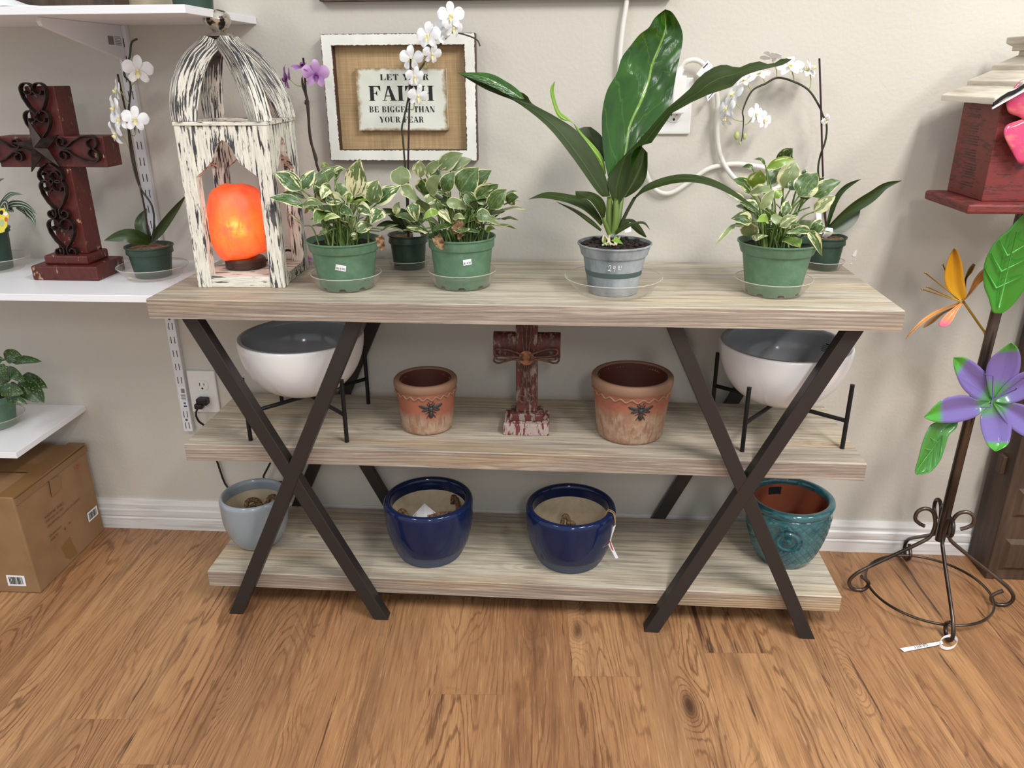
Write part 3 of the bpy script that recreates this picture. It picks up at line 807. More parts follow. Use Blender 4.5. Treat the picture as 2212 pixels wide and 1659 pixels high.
# ------------------------------------------------------------------ framed sign
SX0, SX1, SZ0, SZ1 = -0.4525, -0.1085, 1.033, 1.3035
sg = thing('framed_sign', ((SX0 + SX1) / 2, 0.0, SZ0), 'white distressed frame with burlap and a plaque about faith, hanging on the wall', 'sign')
FW = 0.024; FY0, FY1 = -0.030, 0.002
def frame_side(a, b_, inn_a, inn_b):
    m = MB(); k = 24; rows = []
    for i in range(k + 1):
        t_ = i / k
        o1 = Vector(a).lerp(Vector(b_), t_); i1 = Vector(inn_a).lerp(Vector(inn_b), t_)
        rows.append([(o1.x, FY1, o1.y), (o1.x, FY0, o1.y), (i1.x, FY0, i1.y), (i1.x, FY1 - 0.006, i1.y)])
    def uvf(i, j): return (i / k, (-0.2, 0.02, 0.98, 1.2)[j])
    m.grid(rows, uv=uvf)
    return m
fr = MB()
o4 = [(SX0, SZ0), (SX1, SZ0), (SX1, SZ1), (SX0, SZ1)]
i4 = [(SX0 + FW, SZ0 + FW), (SX1 - FW, SZ0 + FW), (SX1 - FW, SZ1 - FW), (SX0 + FW, SZ1 - FW)]
for k in range(4):
    m = frame_side((*o4[k], 0), (*o4[(k + 1) % 4], 0), (*i4[k], 0), (*i4[(k + 1) % 4], 0))
    off = len(fr.v)
    for i, v in enumerate(m.v): fr.add(v, m.uv[i])
    for f in m.f: fr.face(*[q + off for q in f])
fr.build('frame', M['frame_white'], sg)
b = MB(); b.box(SX0 + FW - 0.002, SX1 - FW + 0.002, -0.006, 0.001, SZ0 + FW - 0.002, SZ1 - FW + 0.002); b.build('burlap_panel', M['burlap'], sg)
PX0, PX1, PZ0, PZ1 = -0.3815, -0.1755, 1.0995, 1.2330
b = MB(); n_ = 30
ol = []
for (ax, az, bx, bz) in ((PX0, PZ0, PX1, PZ0), (PX1, PZ0, PX1, PZ1), (PX1, PZ1, PX0, PZ1), (PX0, PZ1, PX0, PZ0)):
    for k in range(n_):
        t_ = k / n_; x = ax + (bx - ax) * t_; z = az + (bz - az) * t_
        j = mnoise.noise(Vector((x * 60, 0, z * 60))) * 0.0012
        ol.append((x + j, z + j * .7))
A_ = [b.add((x, -0.022, z), ((x - PX0) / (PX1 - PX0), (z - PZ0) / (PZ1 - PZ0))) for x, z in ol]
B_ = [b.add((x, -0.005, z), (0.5, 0.0)) for x, z in ol]
b.face(*A_)
for k in range(len(A_)): b.face(A_[k], B_[k], B_[(k + 1) % len(A_)], A_[(k + 1) % len(A_)])
plq = b.build('plaque', M['plaque'], sg)
# stencilled fat-face capitals
T, th_ = 0.25, 0.05
def cres(cx, cy, a, bb, side, tk, n=14):
    """half of a bowl: thick at the side, thin towards top and bottom"""
    out = []
    for k in range(n):
        q = []
        for kk in (k, k + 1):
            an = pi / 2 + pi * kk / n
            q.append((cx - side * a * cos(an), cy + bb * sin(an)))
            q.append((cx - side * (a - tk) * cos(an), cy + (bb - th_) * sin(an)))
        out.append([q[0], q[2], q[3], q[1]])
    return out
def rc(x0, y0, x1, y1): return [[(x0, y0), (x1, y0), (x1, y1), (x0, y1)]]
def stem(x, y0=0.0, y1=1.0, t=T, s=0.07):
    return rc(x, y0, x + t, y1) + rc(x - s, y0, x + t + s, y0 + .045) + rc(x - s, y1 - .045, x + t + s, y1)
GL = {
 'L': (0.86, lambda: stem(.07) + rc(.3, 0, .8, .05) + [[(.8, 0), (.8, .34), (.76, .34), (.6, .05)]]),
 'E': (0.84, lambda: stem(.07) + rc(.3, 0, .76, .05) + rc(.3, .95, .74, 1) + rc(.32, .48, .54, .53) + [[(.76, 0), (.76, .32), (.72, .32), (.58, .05)], [(.74, 1), (.58, .95), (.70, .70), (.74, .70)], [(.52, .66), (.50, .66), (.44, .52), (.44, .49), (.50, .35), (.52, .35)]]),
 'F': (0.80, lambda: stem(.07) + rc(.3, .95, .76, 1) + rc(.32, .48, .54, .53) + [[(.76, 1), (.58, .95), (.72, .68), (.76, .68)], [(.54, .68), (.52, .68), (.44, .52), (.44, .49), (.52, .33), (.54, .33)]]),
 'T': (0.86, lambda: stem(.29) + rc(.03, .95, .80, 1) + [[(.03, 1), (.03, .66), (.07, .66), (.22, .95)], [(.80, 1), (.62, .95), (.76, .66), (.80, .66)]]),
 'Y': (0.88, lambda: [[(.02, 1), (.32, 1), (.56, .42), (.30, .42)], [(.74, 1), (.80, 1), (.56, .42), (.52, .46)]] + rc(.31, 0, .56, .42) + rc(.22, 0, .65, .045) + rc(-.02, .955, .38, 1) + rc(.62, .955, .88, 1)),
 'O': (0.92, lambda: cres(.40, .5, .37, .5, -1, .24) + cres(.50, .5, .37, .5, 1, .24)),
 'U': (0.90, lambda: rc(.07, .25, .32, 1) + rc(0, .955, .40, 1) + rc(.70, .25, .75, 1) + rc(.60, .955, .86, 1) + [[(.07, .26), (.32, .26), (.40, .05), (.42, 0), (.25, .04), (.12, .13)], [(.42, 0), (.40, .05), (.56, .06), (.68, .16), (.70, .26), (.75, .26), (.72, .12), (.60, .02)]]),
 'R': (0.92, lambda: stem(.07) + cres(.40, .75, .34, .25, 1, .2) + rc(.32, .95, .42, 1) + rc(.32, .50, .42, .55) + [[(.40, .50), (.60, .52), (.72, .30), (.74, .05), (.90, .05), (.88, 0), (.60, 0), (.52, .10), (.50, .36)]]),
 'B': (0.88, lambda: stem(.07) + cres(.42, .755, .30, .245, 1, .19) + cres(.42, .27, .36, .27, 1, .22) + rc(.32, .95, .44, 1) + rc(.32, .49, .44, .54) + rc(.32, 0, .44, .05)),
 'A': (0.92, lambda: [[(.36, 1), (.52, 1), (.86, .04), (.58, .04)], [(.36, 1), (.43, .92), (.16, .04), (.10, .04)]] + rc(.22, .30, .60, .35) + rc(0, 0, .28, .045) + rc(.50, 0, .94, .045)),
 'I': (0.42, lambda: stem(.08)),
 'H': (0.98, lambda: stem(.07) + stem(.62) + rc(.32, .48, .62, .53)),
 'G': (0.94, lambda: cres(.42, .5, .39, .5, -1, .25) + rc(.55, 0.02, .78, .40) + rc(.48, .38, .86, .425) + [[(.44, 1), (.44, .95), (.60, .92), (.72, .70), (.76, .70), (.76, 1), (.72, 1), (.66, .95)], [(.44, 0), (.44, .05), (.56, .08), (.56, .02)]]),
 'N': (0.96, lambda: rc(.10, 0, .15, 1) + rc(0, 0, .26, .045) + [[(.02, 1), (.30, 1), (.82, .0), (.56, .0)]] + rc(.77, 0, .82, 1) + rc(.66, .955, .94, 1)),
 ' ': (0.42, lambda: []),
}
def letter_line(b, text, x0, x1, z0, h, y):
    W_ = sum(GL[ch][0] + 0.07 for ch in text) - 0.07
    sx = (x1 - x0) / W_; x = x0
    for ch in text:
        adv, fn = GL[ch]
        for q in fn():
            i = [b.add((x + p[0] * sx, y, z0 + p[1] * h)) for p in q]
            b.face(*i)
        x += (adv + 0.07) * sx
b = MB()
def zof(py): return P(870, py, y=-0.022).z
def xof(px, py): return P(px, py, y=-0.022).x
letter_line(b, 'LET YOUR', xof(821, 166), xof(927, 166), zof(173), zof(160) - zof(173), -0.0224)
letter_line(b, 'FAITH', xof(797, 201), xof(938, 201), zof(217.5), zof(185.5) - zof(217.5), -0.0224)
letter_line(b, 'BE BIGGER THAN', xof(798, 236), xof(940, 236), zof(242.5), zof(229.5) - zof(242.5), -0.0224)
letter_line(b, 'YOUR FEAR', xof(820, 258), xof(916, 258), zof(264.5), zof(252) - zof(264.5), -0.0224)
b.build('lettering', M['ink_black'], plq)
# lower edge of the next picture above
b = MB(); b.box(-0.45, 0.315, -0.022, 0.0028, 1.3695, 1.60)
tag(b.build('wall_picture', M['darkwood']), 'dark-edged picture high on the wall above the burlap sign, only its bottom edge in view', 'picture')

# ------------------------------------------------------------------ lantern with salt lamp
LC = Vector((-0.5945, -0.2060, Z1))
ln = thing('wooden_lantern', LC, 'tall whitewashed wooden lantern with chipped paint and four curved ribs', 'lantern')
H_ = 0.0940
def lbuild(b, name, mat, par=ln, **k): return b.build(name, mat, par, local=True, **k)
b = MB(); b.box(-H_ + 0.004, H_ - 0.004, -H_ + 0.004, H_ - 0.004, 0.0005, 0.0235); lbuild(b, 'base', [M['chip_x']], bevel=0.001)
for sx in (-1, 1):
    for sy in (-1, 1):
        b = MB(); x0, x1 = sorted((sx * H_, sx * (H_ - 0.030))); y0, y1 = sorted((sy * H_, sy * (H_ - 0.030)))
        b.box(x0, x1, y0, y1, 0.0, 0.331); lbuild(b, 'post', M['chip_v'], bevel=0.002)
half = [(-.064, .231), (-.046, .245), (-.029, .260), (-.022, .272), (-.018, .285), (-.010, .297), (0, .304)]
ol = half + [(-x, z) for x, z in reversed(half[:-1])] + [(.064, .331), (-.064, .331)]
for k in range(4):
    b = MB(); Rk = Matrix.Rotation(k * pi / 2, 3, 'Z')
    b.prism(ol, Rk @ Vector((0, -H_ + 0.002, 0)), Rk @ Vector((1, 0, 0)), Vector((0, 0, 1)), Rk @ Vector((0, 1, 0)), 0.018)
    lbuild(b, 'arched_apron', M['chip_v'])
b = MB(); q = H_ + 0.0015
for (x0, x1, y0, y1) in ((-q, q, -q, -q + .032), (-q, q, q - .032, q), (-q, -q + .032, -q + .032, q - .032), (q - .032, q, -q + .032, q - .032)):
    b.box(x0, x1, y0, y1, 0.331, 0.338)
lbuild(b, 'top_frame', M['chip_x'], bevel=0.001)
AX = -0.014
for k in range(4):
    an = pi / 4 + k * pi / 2; d = Vector((cos(an), sin(an), 0)); tg = Vector((-sin(an), cos(an), 0))
    b = MB(); rows = []
    n_ = 22
    for i in range(n_):
        t_ = i / (n_ - 1)
        ro = interp([(.1290,), (.1258,), (.1168,), (.1010,), (.0750,), (.034,)], n_)[i][0]
        ri = max(ro - .040 - .010 * sin(pi * t_), .004 + .006 * (1 - t_))
        z = 0.338 + 0.160 * t_
        C_ = Vector((AX * t_, 0, 0))
        hw = 0.0165 - 0.003 * t_
        po = C_ + d * ro + Vector((0, 0, z)); pi_ = C_ + d * ri + Vector((0, 0, z - 0.010 * t_))
        rows.append([po - tg * hw, po + tg * hw, pi_ + tg * hw, pi_ - tg * hw])
    ids = b.grid(rows, closed_v=True, uv=lambda i, j: (i / 21, (0, .35, .8, 1.15)[j] + k * 1.7)); b.face(*reversed(ids[0])); b.face(*ids[-1])
    lbuild(b, 'roof_rib', M['chip_uv'], bevel=0.0015)
fin = MB(); fin.lathe([(0.0, .497), (0.029, .497), (0.030, .4985), (0.022, .502), (0.012, .505), (0, .505)], (AX, 0, 0), 36)
fo = lbuild(fin, 'finial_plate', M['disc_silver'], smooth='auto')
b = MB(); b.lathe([(0.008, .504), (0.012, .508), (0.021, .514), (0.0265, .523), (0.027, .5265), (0.0275, .528), (0.027, .5295), (0.025, .537), (0.017, .544), (0.006, .547), (0, .5472)], (AX, 0, 0), 36)
lbuild(b, 'finial_ball', M['ball'], smooth='auto')
ln.rotation_euler = (0, 0, 0.030)
# the lamp inside
sp = P(532, 573, y=-0.2055)
SL = Vector((sp.x, -0.2055, Z1 + 0.0240))
sl_ = thing('salt_lamp', SL, 'glowing orange salt rock lamp on a small dark wooden foot inside the lantern', 'lamp')
b = MB(); b.lathe([(0, 0), (0.041, 0), (0.044, 0.003), (0.044, 0.017), (0.040, 0.022), (0, 0.022)], (0, 0, 0), 40); lbuild(b, 'foot', M['lamp_base_wood'], sl_, smooth='auto')
b = MB(); rows = []
for i in range(31):
    ph = -pi / 2 + pi * i / 30; row = []
    for j in range(48):
        th = 2 * pi * j / 48
        v = Vector((cos(ph) * cos(th), cos(ph) * sin(th), sin(ph)))
        sq = (abs(v.x) ** 2.5 + abs(v.y) ** 2.5 + abs(v.z) ** 2.7) ** (-1 / 2.6)
        r_ = min(sq, 1.2) * (1 + 0.14 * mnoise.noise(v * 1.5 + Vector((3, 1, 7))) + 0.05 * mnoise.noise(v * 3.7) + 0.02 * mnoise.noise(v * 9))
        if ph > 1.0: r_ *= 1 - 0.07 * math.exp(-((th - 4.2) / .5) ** 2)
        row.append((v.x * r_ * 0.0650 - 0.003, v.y * r_ * 0.058, 0.1010 + v.z * r_ * 0.0800 - 0.02 * max(0, -v.z) * 0.1))
    rows.append(row)
b.grid(rows, closed_v=True); lbuild(b, 'salt_rock', M['salt'], sl_, smooth=True)
b = MB(); b.tube([(0.03, 0.02, 0.008), (0.055, 0.05, 0.012), (0.068, 0.075, 0.022), (0.074, 0.10, 0.012), (0.06, 0.14, -0.015), (0.05, 0.196, -0.016)], 0.0026, 8, res=30); lbuild(b, 'cord', M['black_plastic'], sl_, smooth=True)

# ------------------------------------------------------------------ large red cross on the wall shelf
ZS = 0.7865
CF = -0.182
def cx_(px, py): return P(px, py, y=CF)
cr = thing('large_red_cross', (-1.03, -0.16, ZS), 'large worn red wooden cross with dark iron scrolls and a star, on the wall shelf', 'cross')
b = MB(); b.box(-1.111, -0.955, -0.2215, -0.1050, ZS, ZS + 0.0335); b.build('base', M['red_cross'], cr, bevel=0.004)
b = MB(); b.box(-1.085, -0.982, -0.2060, -0.1180, ZS + 0.0335, ZS + 0.0545); b.build('base_step', M['red_cross'], cr, bevel=0.004)
b = MB(); b.box(-1.0600, -0.9930, CF, CF + 0.0600, ZS + 0.0545, 1.2000); b.build('upright', M['red_cross'], cr, bevel=0.002)
b = MB(); b.box(-1.1500, -0.9040, CF - 0.004, CF + 0.0560, 1.0330, 1.0980); b.build('crossarm', M['red_cross'], cr, bevel=0.002)
def spiral(cx, cz, r0, r1, a0, a1, n=18):
    return [(cx + (r0 + (r1 - r0) * k / n) * cos(a0 + (a1 - a0) * k / n), cz + (r0 + (r1 - r0) * k / n) * sin(a0 + (a1 - a0) * k / n)) for k in range(n + 1)]
def strap(b, pts, y0, depth, th=0.0022):
    """flat iron band following a 2D path in x,z"""
    n = len(pts); L, R_ = [], []
    for i in range(n):
        a = Vector(pts[max(i - 1, 0)]); d = Vector(pts[min(i + 1, n - 1)]) - a
        d.normalize(); nn = Vector((-d.y, d.x)) * th / 2; p = Vector(pts[i])
        L.append(p + nn); R_.append(p - nn)
    rows = [[(L[i].x, y0, L[i].y), (R_[i].x, y0, R_[i].y), (R_[i].x, y0 + depth, R_[i].y), (L[i].x, y0 + depth, L[i].y)] for i in range(n)]
    ids = b.grid(rows, closed_v=True); b.face(*ids[0]); b.face(*reversed(ids[-1]))
def heart(b, cx, cz, w, h, y0, depth, rot=0.0, foot=True):
    """two mirrored S scrolls: curled lobes on top, pointed middle, curled feet"""
    Rm = Matrix.Rotation(rot, 2)
    for s_ in (-1, 1):
        r = w * 0.25
        top = spiral(r, h * 0.30, r * 0.30, r, -pi * 0.2, -pi * 0.2 - 2 * pi * 0.0 + pi * 0.0 + pi * -1.3, 12)
        p = spiral(r, h * 0.30, r * 0.32, r, pi * 1.9, pi * 1.0, 10) + spiral(r, h * 0.30, r, r, pi * 1.0, pi * 0.0, 12)
        p += [(w * 0.46, h * 0.12), (w * 0.30, -h * 0.10), (w * 0.07, -h * 0.28)]
        if foot:
            p += spiral(w * 0.24, -h * 0.38, w * 0.18, w * 0.17, pi * 0.95, pi * 1.9, 10) + spiral(w * 0.24, -h * 0.38, w * 0.17, w * 0.07, pi * 1.9, pi * 3.0, 10)
        q = []
        for x, z in p:
            v = Rm @ Vector((x * s_, z)); q.append((cx + v.x, cz + v.y))
        strap(b, q, y0, depth)
def sc_(px, py, w, h, rot=0, foot=True):
    C_ = P(px, py, y=CF - 0.010); b = MB(); heart(b, C_.x, C_.z, w, h, CF - 0.0165, 0.014, rot, foot); b.build('iron_scroll', M['strap'], cr)
sc_(78, 221, 0.056, 0.082, 0, False)
sc_(86, 276, 0.056, 0.070, 0, False)
sc_(172, 321, 0.056, 0.096, -pi / 2, True)
sc_(4, 324, 0.056, 0.096, pi / 2, True)
sc_(108, 366, 0.056, 0.046, pi, False)
sc_(121, 429, 0.058, 0.086, 0)
sc_(138, 512, 0.060, 0.086, 0)
C_ = P(82, 318, y=CF - 0.02)
b = MB(); ctr = b.add((C_.x, CF - 0.036, C_.z)); rim = []
for k in range(10):
    a_ = pi / 2 + 0.15 + k * pi / 5; r_ = 0.058 if k % 2 == 0 else 0.020
    rim.append(b.add((C_.x + r_ * cos(a_), CF - 0.018 - (0.004 if k % 2 == 0 else 0.0), C_.z + r_ * sin(a_))))
bk = [b.add((b.v[i].x, CF - 0.0165, b.v[i].z)) for i in rim]
for k in range(10):
    b.face(rim[k], ctr, rim[(k + 1) % 10]); b.face(rim[k], rim[(k + 1) % 10], bk[(k + 1) % 10], bk[k])
b.face(*bk); b.build('iron_star', M['strap'], cr)

# ------------------------------------------------------------------ cardboard box under the lowest shelf
bx = thing('cardboard_box', (-1.45, -0.175, 0), 'brown taped cardboard box on the floor under the lowest wall shelf', 'box')
X1_, Y0_, Y1_, HT = -1.213, -0.325, -0.024, 0.2715
b = MB(); b.hexa([(-1.70, Y0_, 0), (X1_ + .003, Y0_, 0), (X1_, Y1_, 0), (-1.70, Y1_, 0), (-1.70, Y0_, HT + .004), (X1_ - .004, Y0_, HT + .006), (X1_ - .003, Y1_, HT), (-1.70, Y1_, HT)])
b.build('carton', M['card'], bx, bevel=0.004)
XF = X1_ + 0.0035
def side(y, z): return (XF + 0.0005, y, z)
def face_pt(px, py): return P(px, py, x=X1_ + 0.0015)
b = MB()
for poly in (((106, 1038), (130, 1027), (133, 1055), (112, 1074)), ((132, 1183), (151, 1160), (168, 1195), (146, 1214))):
    b.poly([tuple(face_pt(*q)) for q in poly])
b.box(X1_ - 0.006, X1_ + 0.0012, Y0_ + 0.004, Y1_, HT - 0.018, HT - 0.0005)
b.box(-1.26, X1_ - 0.001, Y0_ + .002, Y1_, HT + 0.0025, HT + 0.0062)
b.poly([(-1.70, -0.20, HT + 0.0055), (-1.26, -0.20, HT + 0.0064), (-1.26, -0.15, HT + 0.0055), (-1.70, -0.15, HT + 0.0050)])
b.build('packing_tape', M['packing_tape'], bx)
def barcode(par, corners, nb=12):
    a, b_, c_, d = [Vector(q) for q in corners]
    m = MB(); m.poly([a, b_, c_, d]); lb = m.build('barcode_label', M['paper_white'], par)
    nrm = (b_ - a).cross(d - a).normalized()
    if nrm.dot(CAM_LOC - a) < 0: nrm = -nrm
    m = MB(); rnd = random.Random(5); x = 0.12
    while x < 0.86:
        w_ = rnd.choice((0.015, 0.03, 0.045))
        f_ = lambda u, v_: a.lerp(b_, u).lerp(d.lerp(c_, u), v_) + nrm * 0.0004
        m.poly([f_(x, .16), f_(x + w_, .16), f_(x + w_, .84), f_(x, .84)]); x += w_ + rnd.choice((0.015, 0.03))
    m.build('barcode', M['ink_black'], lb)
barcode(bx, [face_pt(*q) for q in ((188, 1109), (208.5, 1091.5), (212.5, 1110), (192, 1129))])
barcode(bx, [P(*q, y=Y0_ - 0.0008) for q in ((12.5, 1242), (52, 1244), (57, 1266), (18, 1265))])
# printed shipping text (standard block letters, laid on the side)
def text_mesh(s, size):
    cu = bpy.data.curves.new('t', 'FONT'); cu.body = s; cu.size = size
    o = bpy.data.objects.new('t', cu); COL.objects.link(o)
    dg = bpy.context.evaluated_depsgraph_get(); me = bpy.data.meshes.new_from_object(o.evaluated_get(dg))
    vs = [tuple(v.co) for v in me.vertices]; fs = [tuple(p.vertices) for p in me.polygons]
    bpy.data.objects.remove(o); bpy.data.curves.remove(cu); bpy.data.meshes.remove(me)
    return vs, fs
def put_text(b, s, size, org, ax, ay, width=None):
    vs, fs = text_mesh(s, size)
    if not vs: return
    x0 = min(v[0] for v in vs); x1 = max(v[0] for v in vs)
    k = (width / (x1 - x0)) if width else 1.0
    off = len(b.v)
    for v in vs: b.add(Vector(org) + ax * ((v[0] - x0) * k) + ay * v[1])
    for f in fs: b.face(*[q + off for q in f])
b = MB()
AY = Vector((0, 1, 0)); AZ = Vector((0, 0, 1))
for s_, (ax_, ay_), (bx_, by_), sz in (('HOME INC.', (98, 1121), (139, 1087), .013), ('ITEM NO. R1178T', (100, 1130), (137, 1099), .011), ('DESCRIPTION', (103, 1140), (129, 1118), .011),
                                   ('COUNTRY OF ORIGIN', (131, 1117), (172, 1078), .010), ('QUANTITY', (107, 1161), (134, 1138), .010), ('MADE IN', (110, 1170), (125, 1155), .010), ('1', (140, 1146), (142, 1142), .010), ('PC', (149, 1133), (154, 1129), .010)):
    p0 = face_pt(ax_, ay_); p1 = face_pt(bx_, by_); p0.x = p1.x = XF - 0.0012
    d = (p1 - p0); b = MB(); put_text(b, s_, sz * .8, p0, d.normalized(), AZ, d.length); b.build('printed_text', M['ink_brown'], bx)
b = MB(); p0 = face_pt(163, 1015); p0.x = XF - 0.0012
put_text(b, 'HI', 0.016, p0, AY, AZ, 0.018); b.build('red_stamp', M['red_ink'], bx)

# ------------------------------------------------------------------ dark door-like cabinet on the right
cb = thing('dark_wood_cabinet', (1.42, -0.06, 0), 'dark brown stained wood cabinet with raised panels, standing behind the flower stand', 'cabinet')
b = MB(); b.box(1.198, 1.66, -0.117, -0.014, 0.0, 0.905); b.build('body', M['darkwood'], cb, bevel=0.003)
for (z0, z1, x0) in ((0.030, 0.122, 1.222), (0.185, 0.265, 1.222), (0.33, 0.50, 1.222), (0.56, 0.84, 1.222)):
    b = MB()
    o1 = [(x0, z0), (1.63, z0), (1.63, z1), (x0, z1)]; i1 = [(x0 + .012, z0 + .012), (1.618, z0 + .012), (1.618, z1 - .012), (x0 + .012, z1 - .012)]
    A_ = [b.add((x, -0.1168, z)) for x, z in o1]; B_ = [b.add((x, -0.1250, z)) for x, z in i1]
    b.face(*B_)
    for k in range(4): b.face(A_[k], A_[(k + 1) % 4], B_[(k + 1) % 4], B_[k])
    b.build('raised_panel', M['darkwood'], cb)
b = MB(); b.box(1.188, 1.2, -0.085, -0.060, 0.285, 0.335); b.build('hinge', M['darkwood'], cb, bevel=0.003)

# ------------------------------------------------------------------ pots and saucers
def saucer(C, rb, rr, h, label):
    b = MB(); x, y, z = C
    b.lathe([(0, 0.0003), (rb * .9, 0.0003), (rb, 0.0018), (rb + (rr - rb) * .55, h * .55), (rb + (rr - rb) * .58, h * .58), (rr * .985, h - .001), (rr, h - 0.0002), (rr, h), (rr - .002, h), (rb + (rr - rb) * .5, h * .55), (rb - .001, 0.0024), (rb * .9, 0.0012), (0, 0.0012)], C, 64)
    b.cm = 1; b.tube([(x + (rr - .0008) * cos(2 * pi * k / 72), y + (rr - .0008) * sin(2 * pi * k / 72), z + h) for k in range(72)], .0009, 6, closed=True)
    o = b.build('plant_saucer', [M['clear'], M['clear_rim']], smooth=True)
    return tag(o, label, 'saucer', 'clear plastic plant saucers')
def nursery_pot(C, rb, rr, h, mat, par, soilm='soil', band=0.22, soil_drop=0.012, feet=True):
    """tapered plastic nursery pot: base with drain notches, wall, stepped rim band, rolled lip"""
    x, y, z = C; b = MB()
    rw = rb + (rr - rb) * 0.54; hb = h * (1 - band)
    prof = [(0, 0.0045), (rb - .006, 0.0045), (rb - .003, 0.0), (rb, 0.0), (rb + .0006, 0.004), (rb + (rw - rb) * .5, hb * .5), (rw - .0004, hb - .002), (rw, hb), (rw + .0034, hb + .0006), (rw + .0042, hb + .0022), (rr - .0030, h - .0052), (rr - .0012, h - .0040), (rr, h - .0032), (rr + .0004, h - .0018), (rr, h), (rr - .0022, h), (rr - .0045, h - .004), (rw - .003, hb), (rb - .002, 0.008), (0, 0.008)]
    n = 72
    def fn(th, r, zz, i):
        if feet and i in (2, 3, 4):
            k = (th / (2 * pi) * 8) % 1.0
            if k < 0.30: return r, zz + 0.006
        return r, zz
    b.lathe(prof, C, n, fn)
    b.build('pot', mat, par, smooth='auto')
    s = MB(); rows = []
    rs = rr - .006
    for i in range(9):
        r_ = rs * i / 8
        rows.append([(x + r_ * cos(2 * pi * j / 40), y + r_ * sin(2 * pi * j / 40), z + h - soil_drop + 0.004 * mnoise.noise(Vector((r_ * 60 * cos(2 * pi * j / 40) + x * 9, r_ * 60 * sin(2 * pi * j / 40), 2)))) for j in range(40)])
    s.grid(rows, closed_v=True); s.build('soil', M[soilm], par, smooth=True)
def cyl_patch(C, rb, rr, h, az, zc, w_, hh, rot=0.0, off=0.0004):
    """frame on a tapered pot wall: returns function (u, v in metres) -> point"""
    def f(u, v):
        uu = u * cos(rot) - v * sin(rot); vv = u * sin(rot) + v * cos(rot)
        zz = zc + vv; r = rb + (rr - rb) * 0.54 * zz / (h * .78) + off
        a = az + uu / r
        return Vector((C[0] + r * cos(a), C[1] + r * sin(a), C[2] + zz))
    return f
def price_label(C, rb, rr, h, az, zc, w_, hh, rot, text, par):
    f = cyl_patch(C, rb, rr, h, az, zc, w_, hh, rot, 0.0009)
    b = MB(); b.grid([[f(-w_ / 2 + w_ * i / 8, -hh / 2), f(-w_ / 2 + w_ * i / 8, hh / 2)] for i in range(9)])
    lb = b.build('price_label', M['paper_white'], par)
    g = cyl_patch(C, rb, rr, h, az, zc, w_, hh, rot, 0.0013)
    vs, fs = text_mesh(text, hh * 0.62); x0 = min(v[0] for v in vs); x1 = max(v[0] for v in vs)
    b = MB(); k = w_ * .82 / (x1 - x0)
    for v in vs: b.add(g((v[0] - x0) * k - w_ * .41, v[1] * .8 - hh * .30))
    for q in fs: b.face(*q)
    b.build('price_print', M['ink_grey'], lb)

VIEWAZ = lambda C: atan2(CAM_LOC.y - C[1], CAM_LOC.x - C[0])
SZ = 0.0016

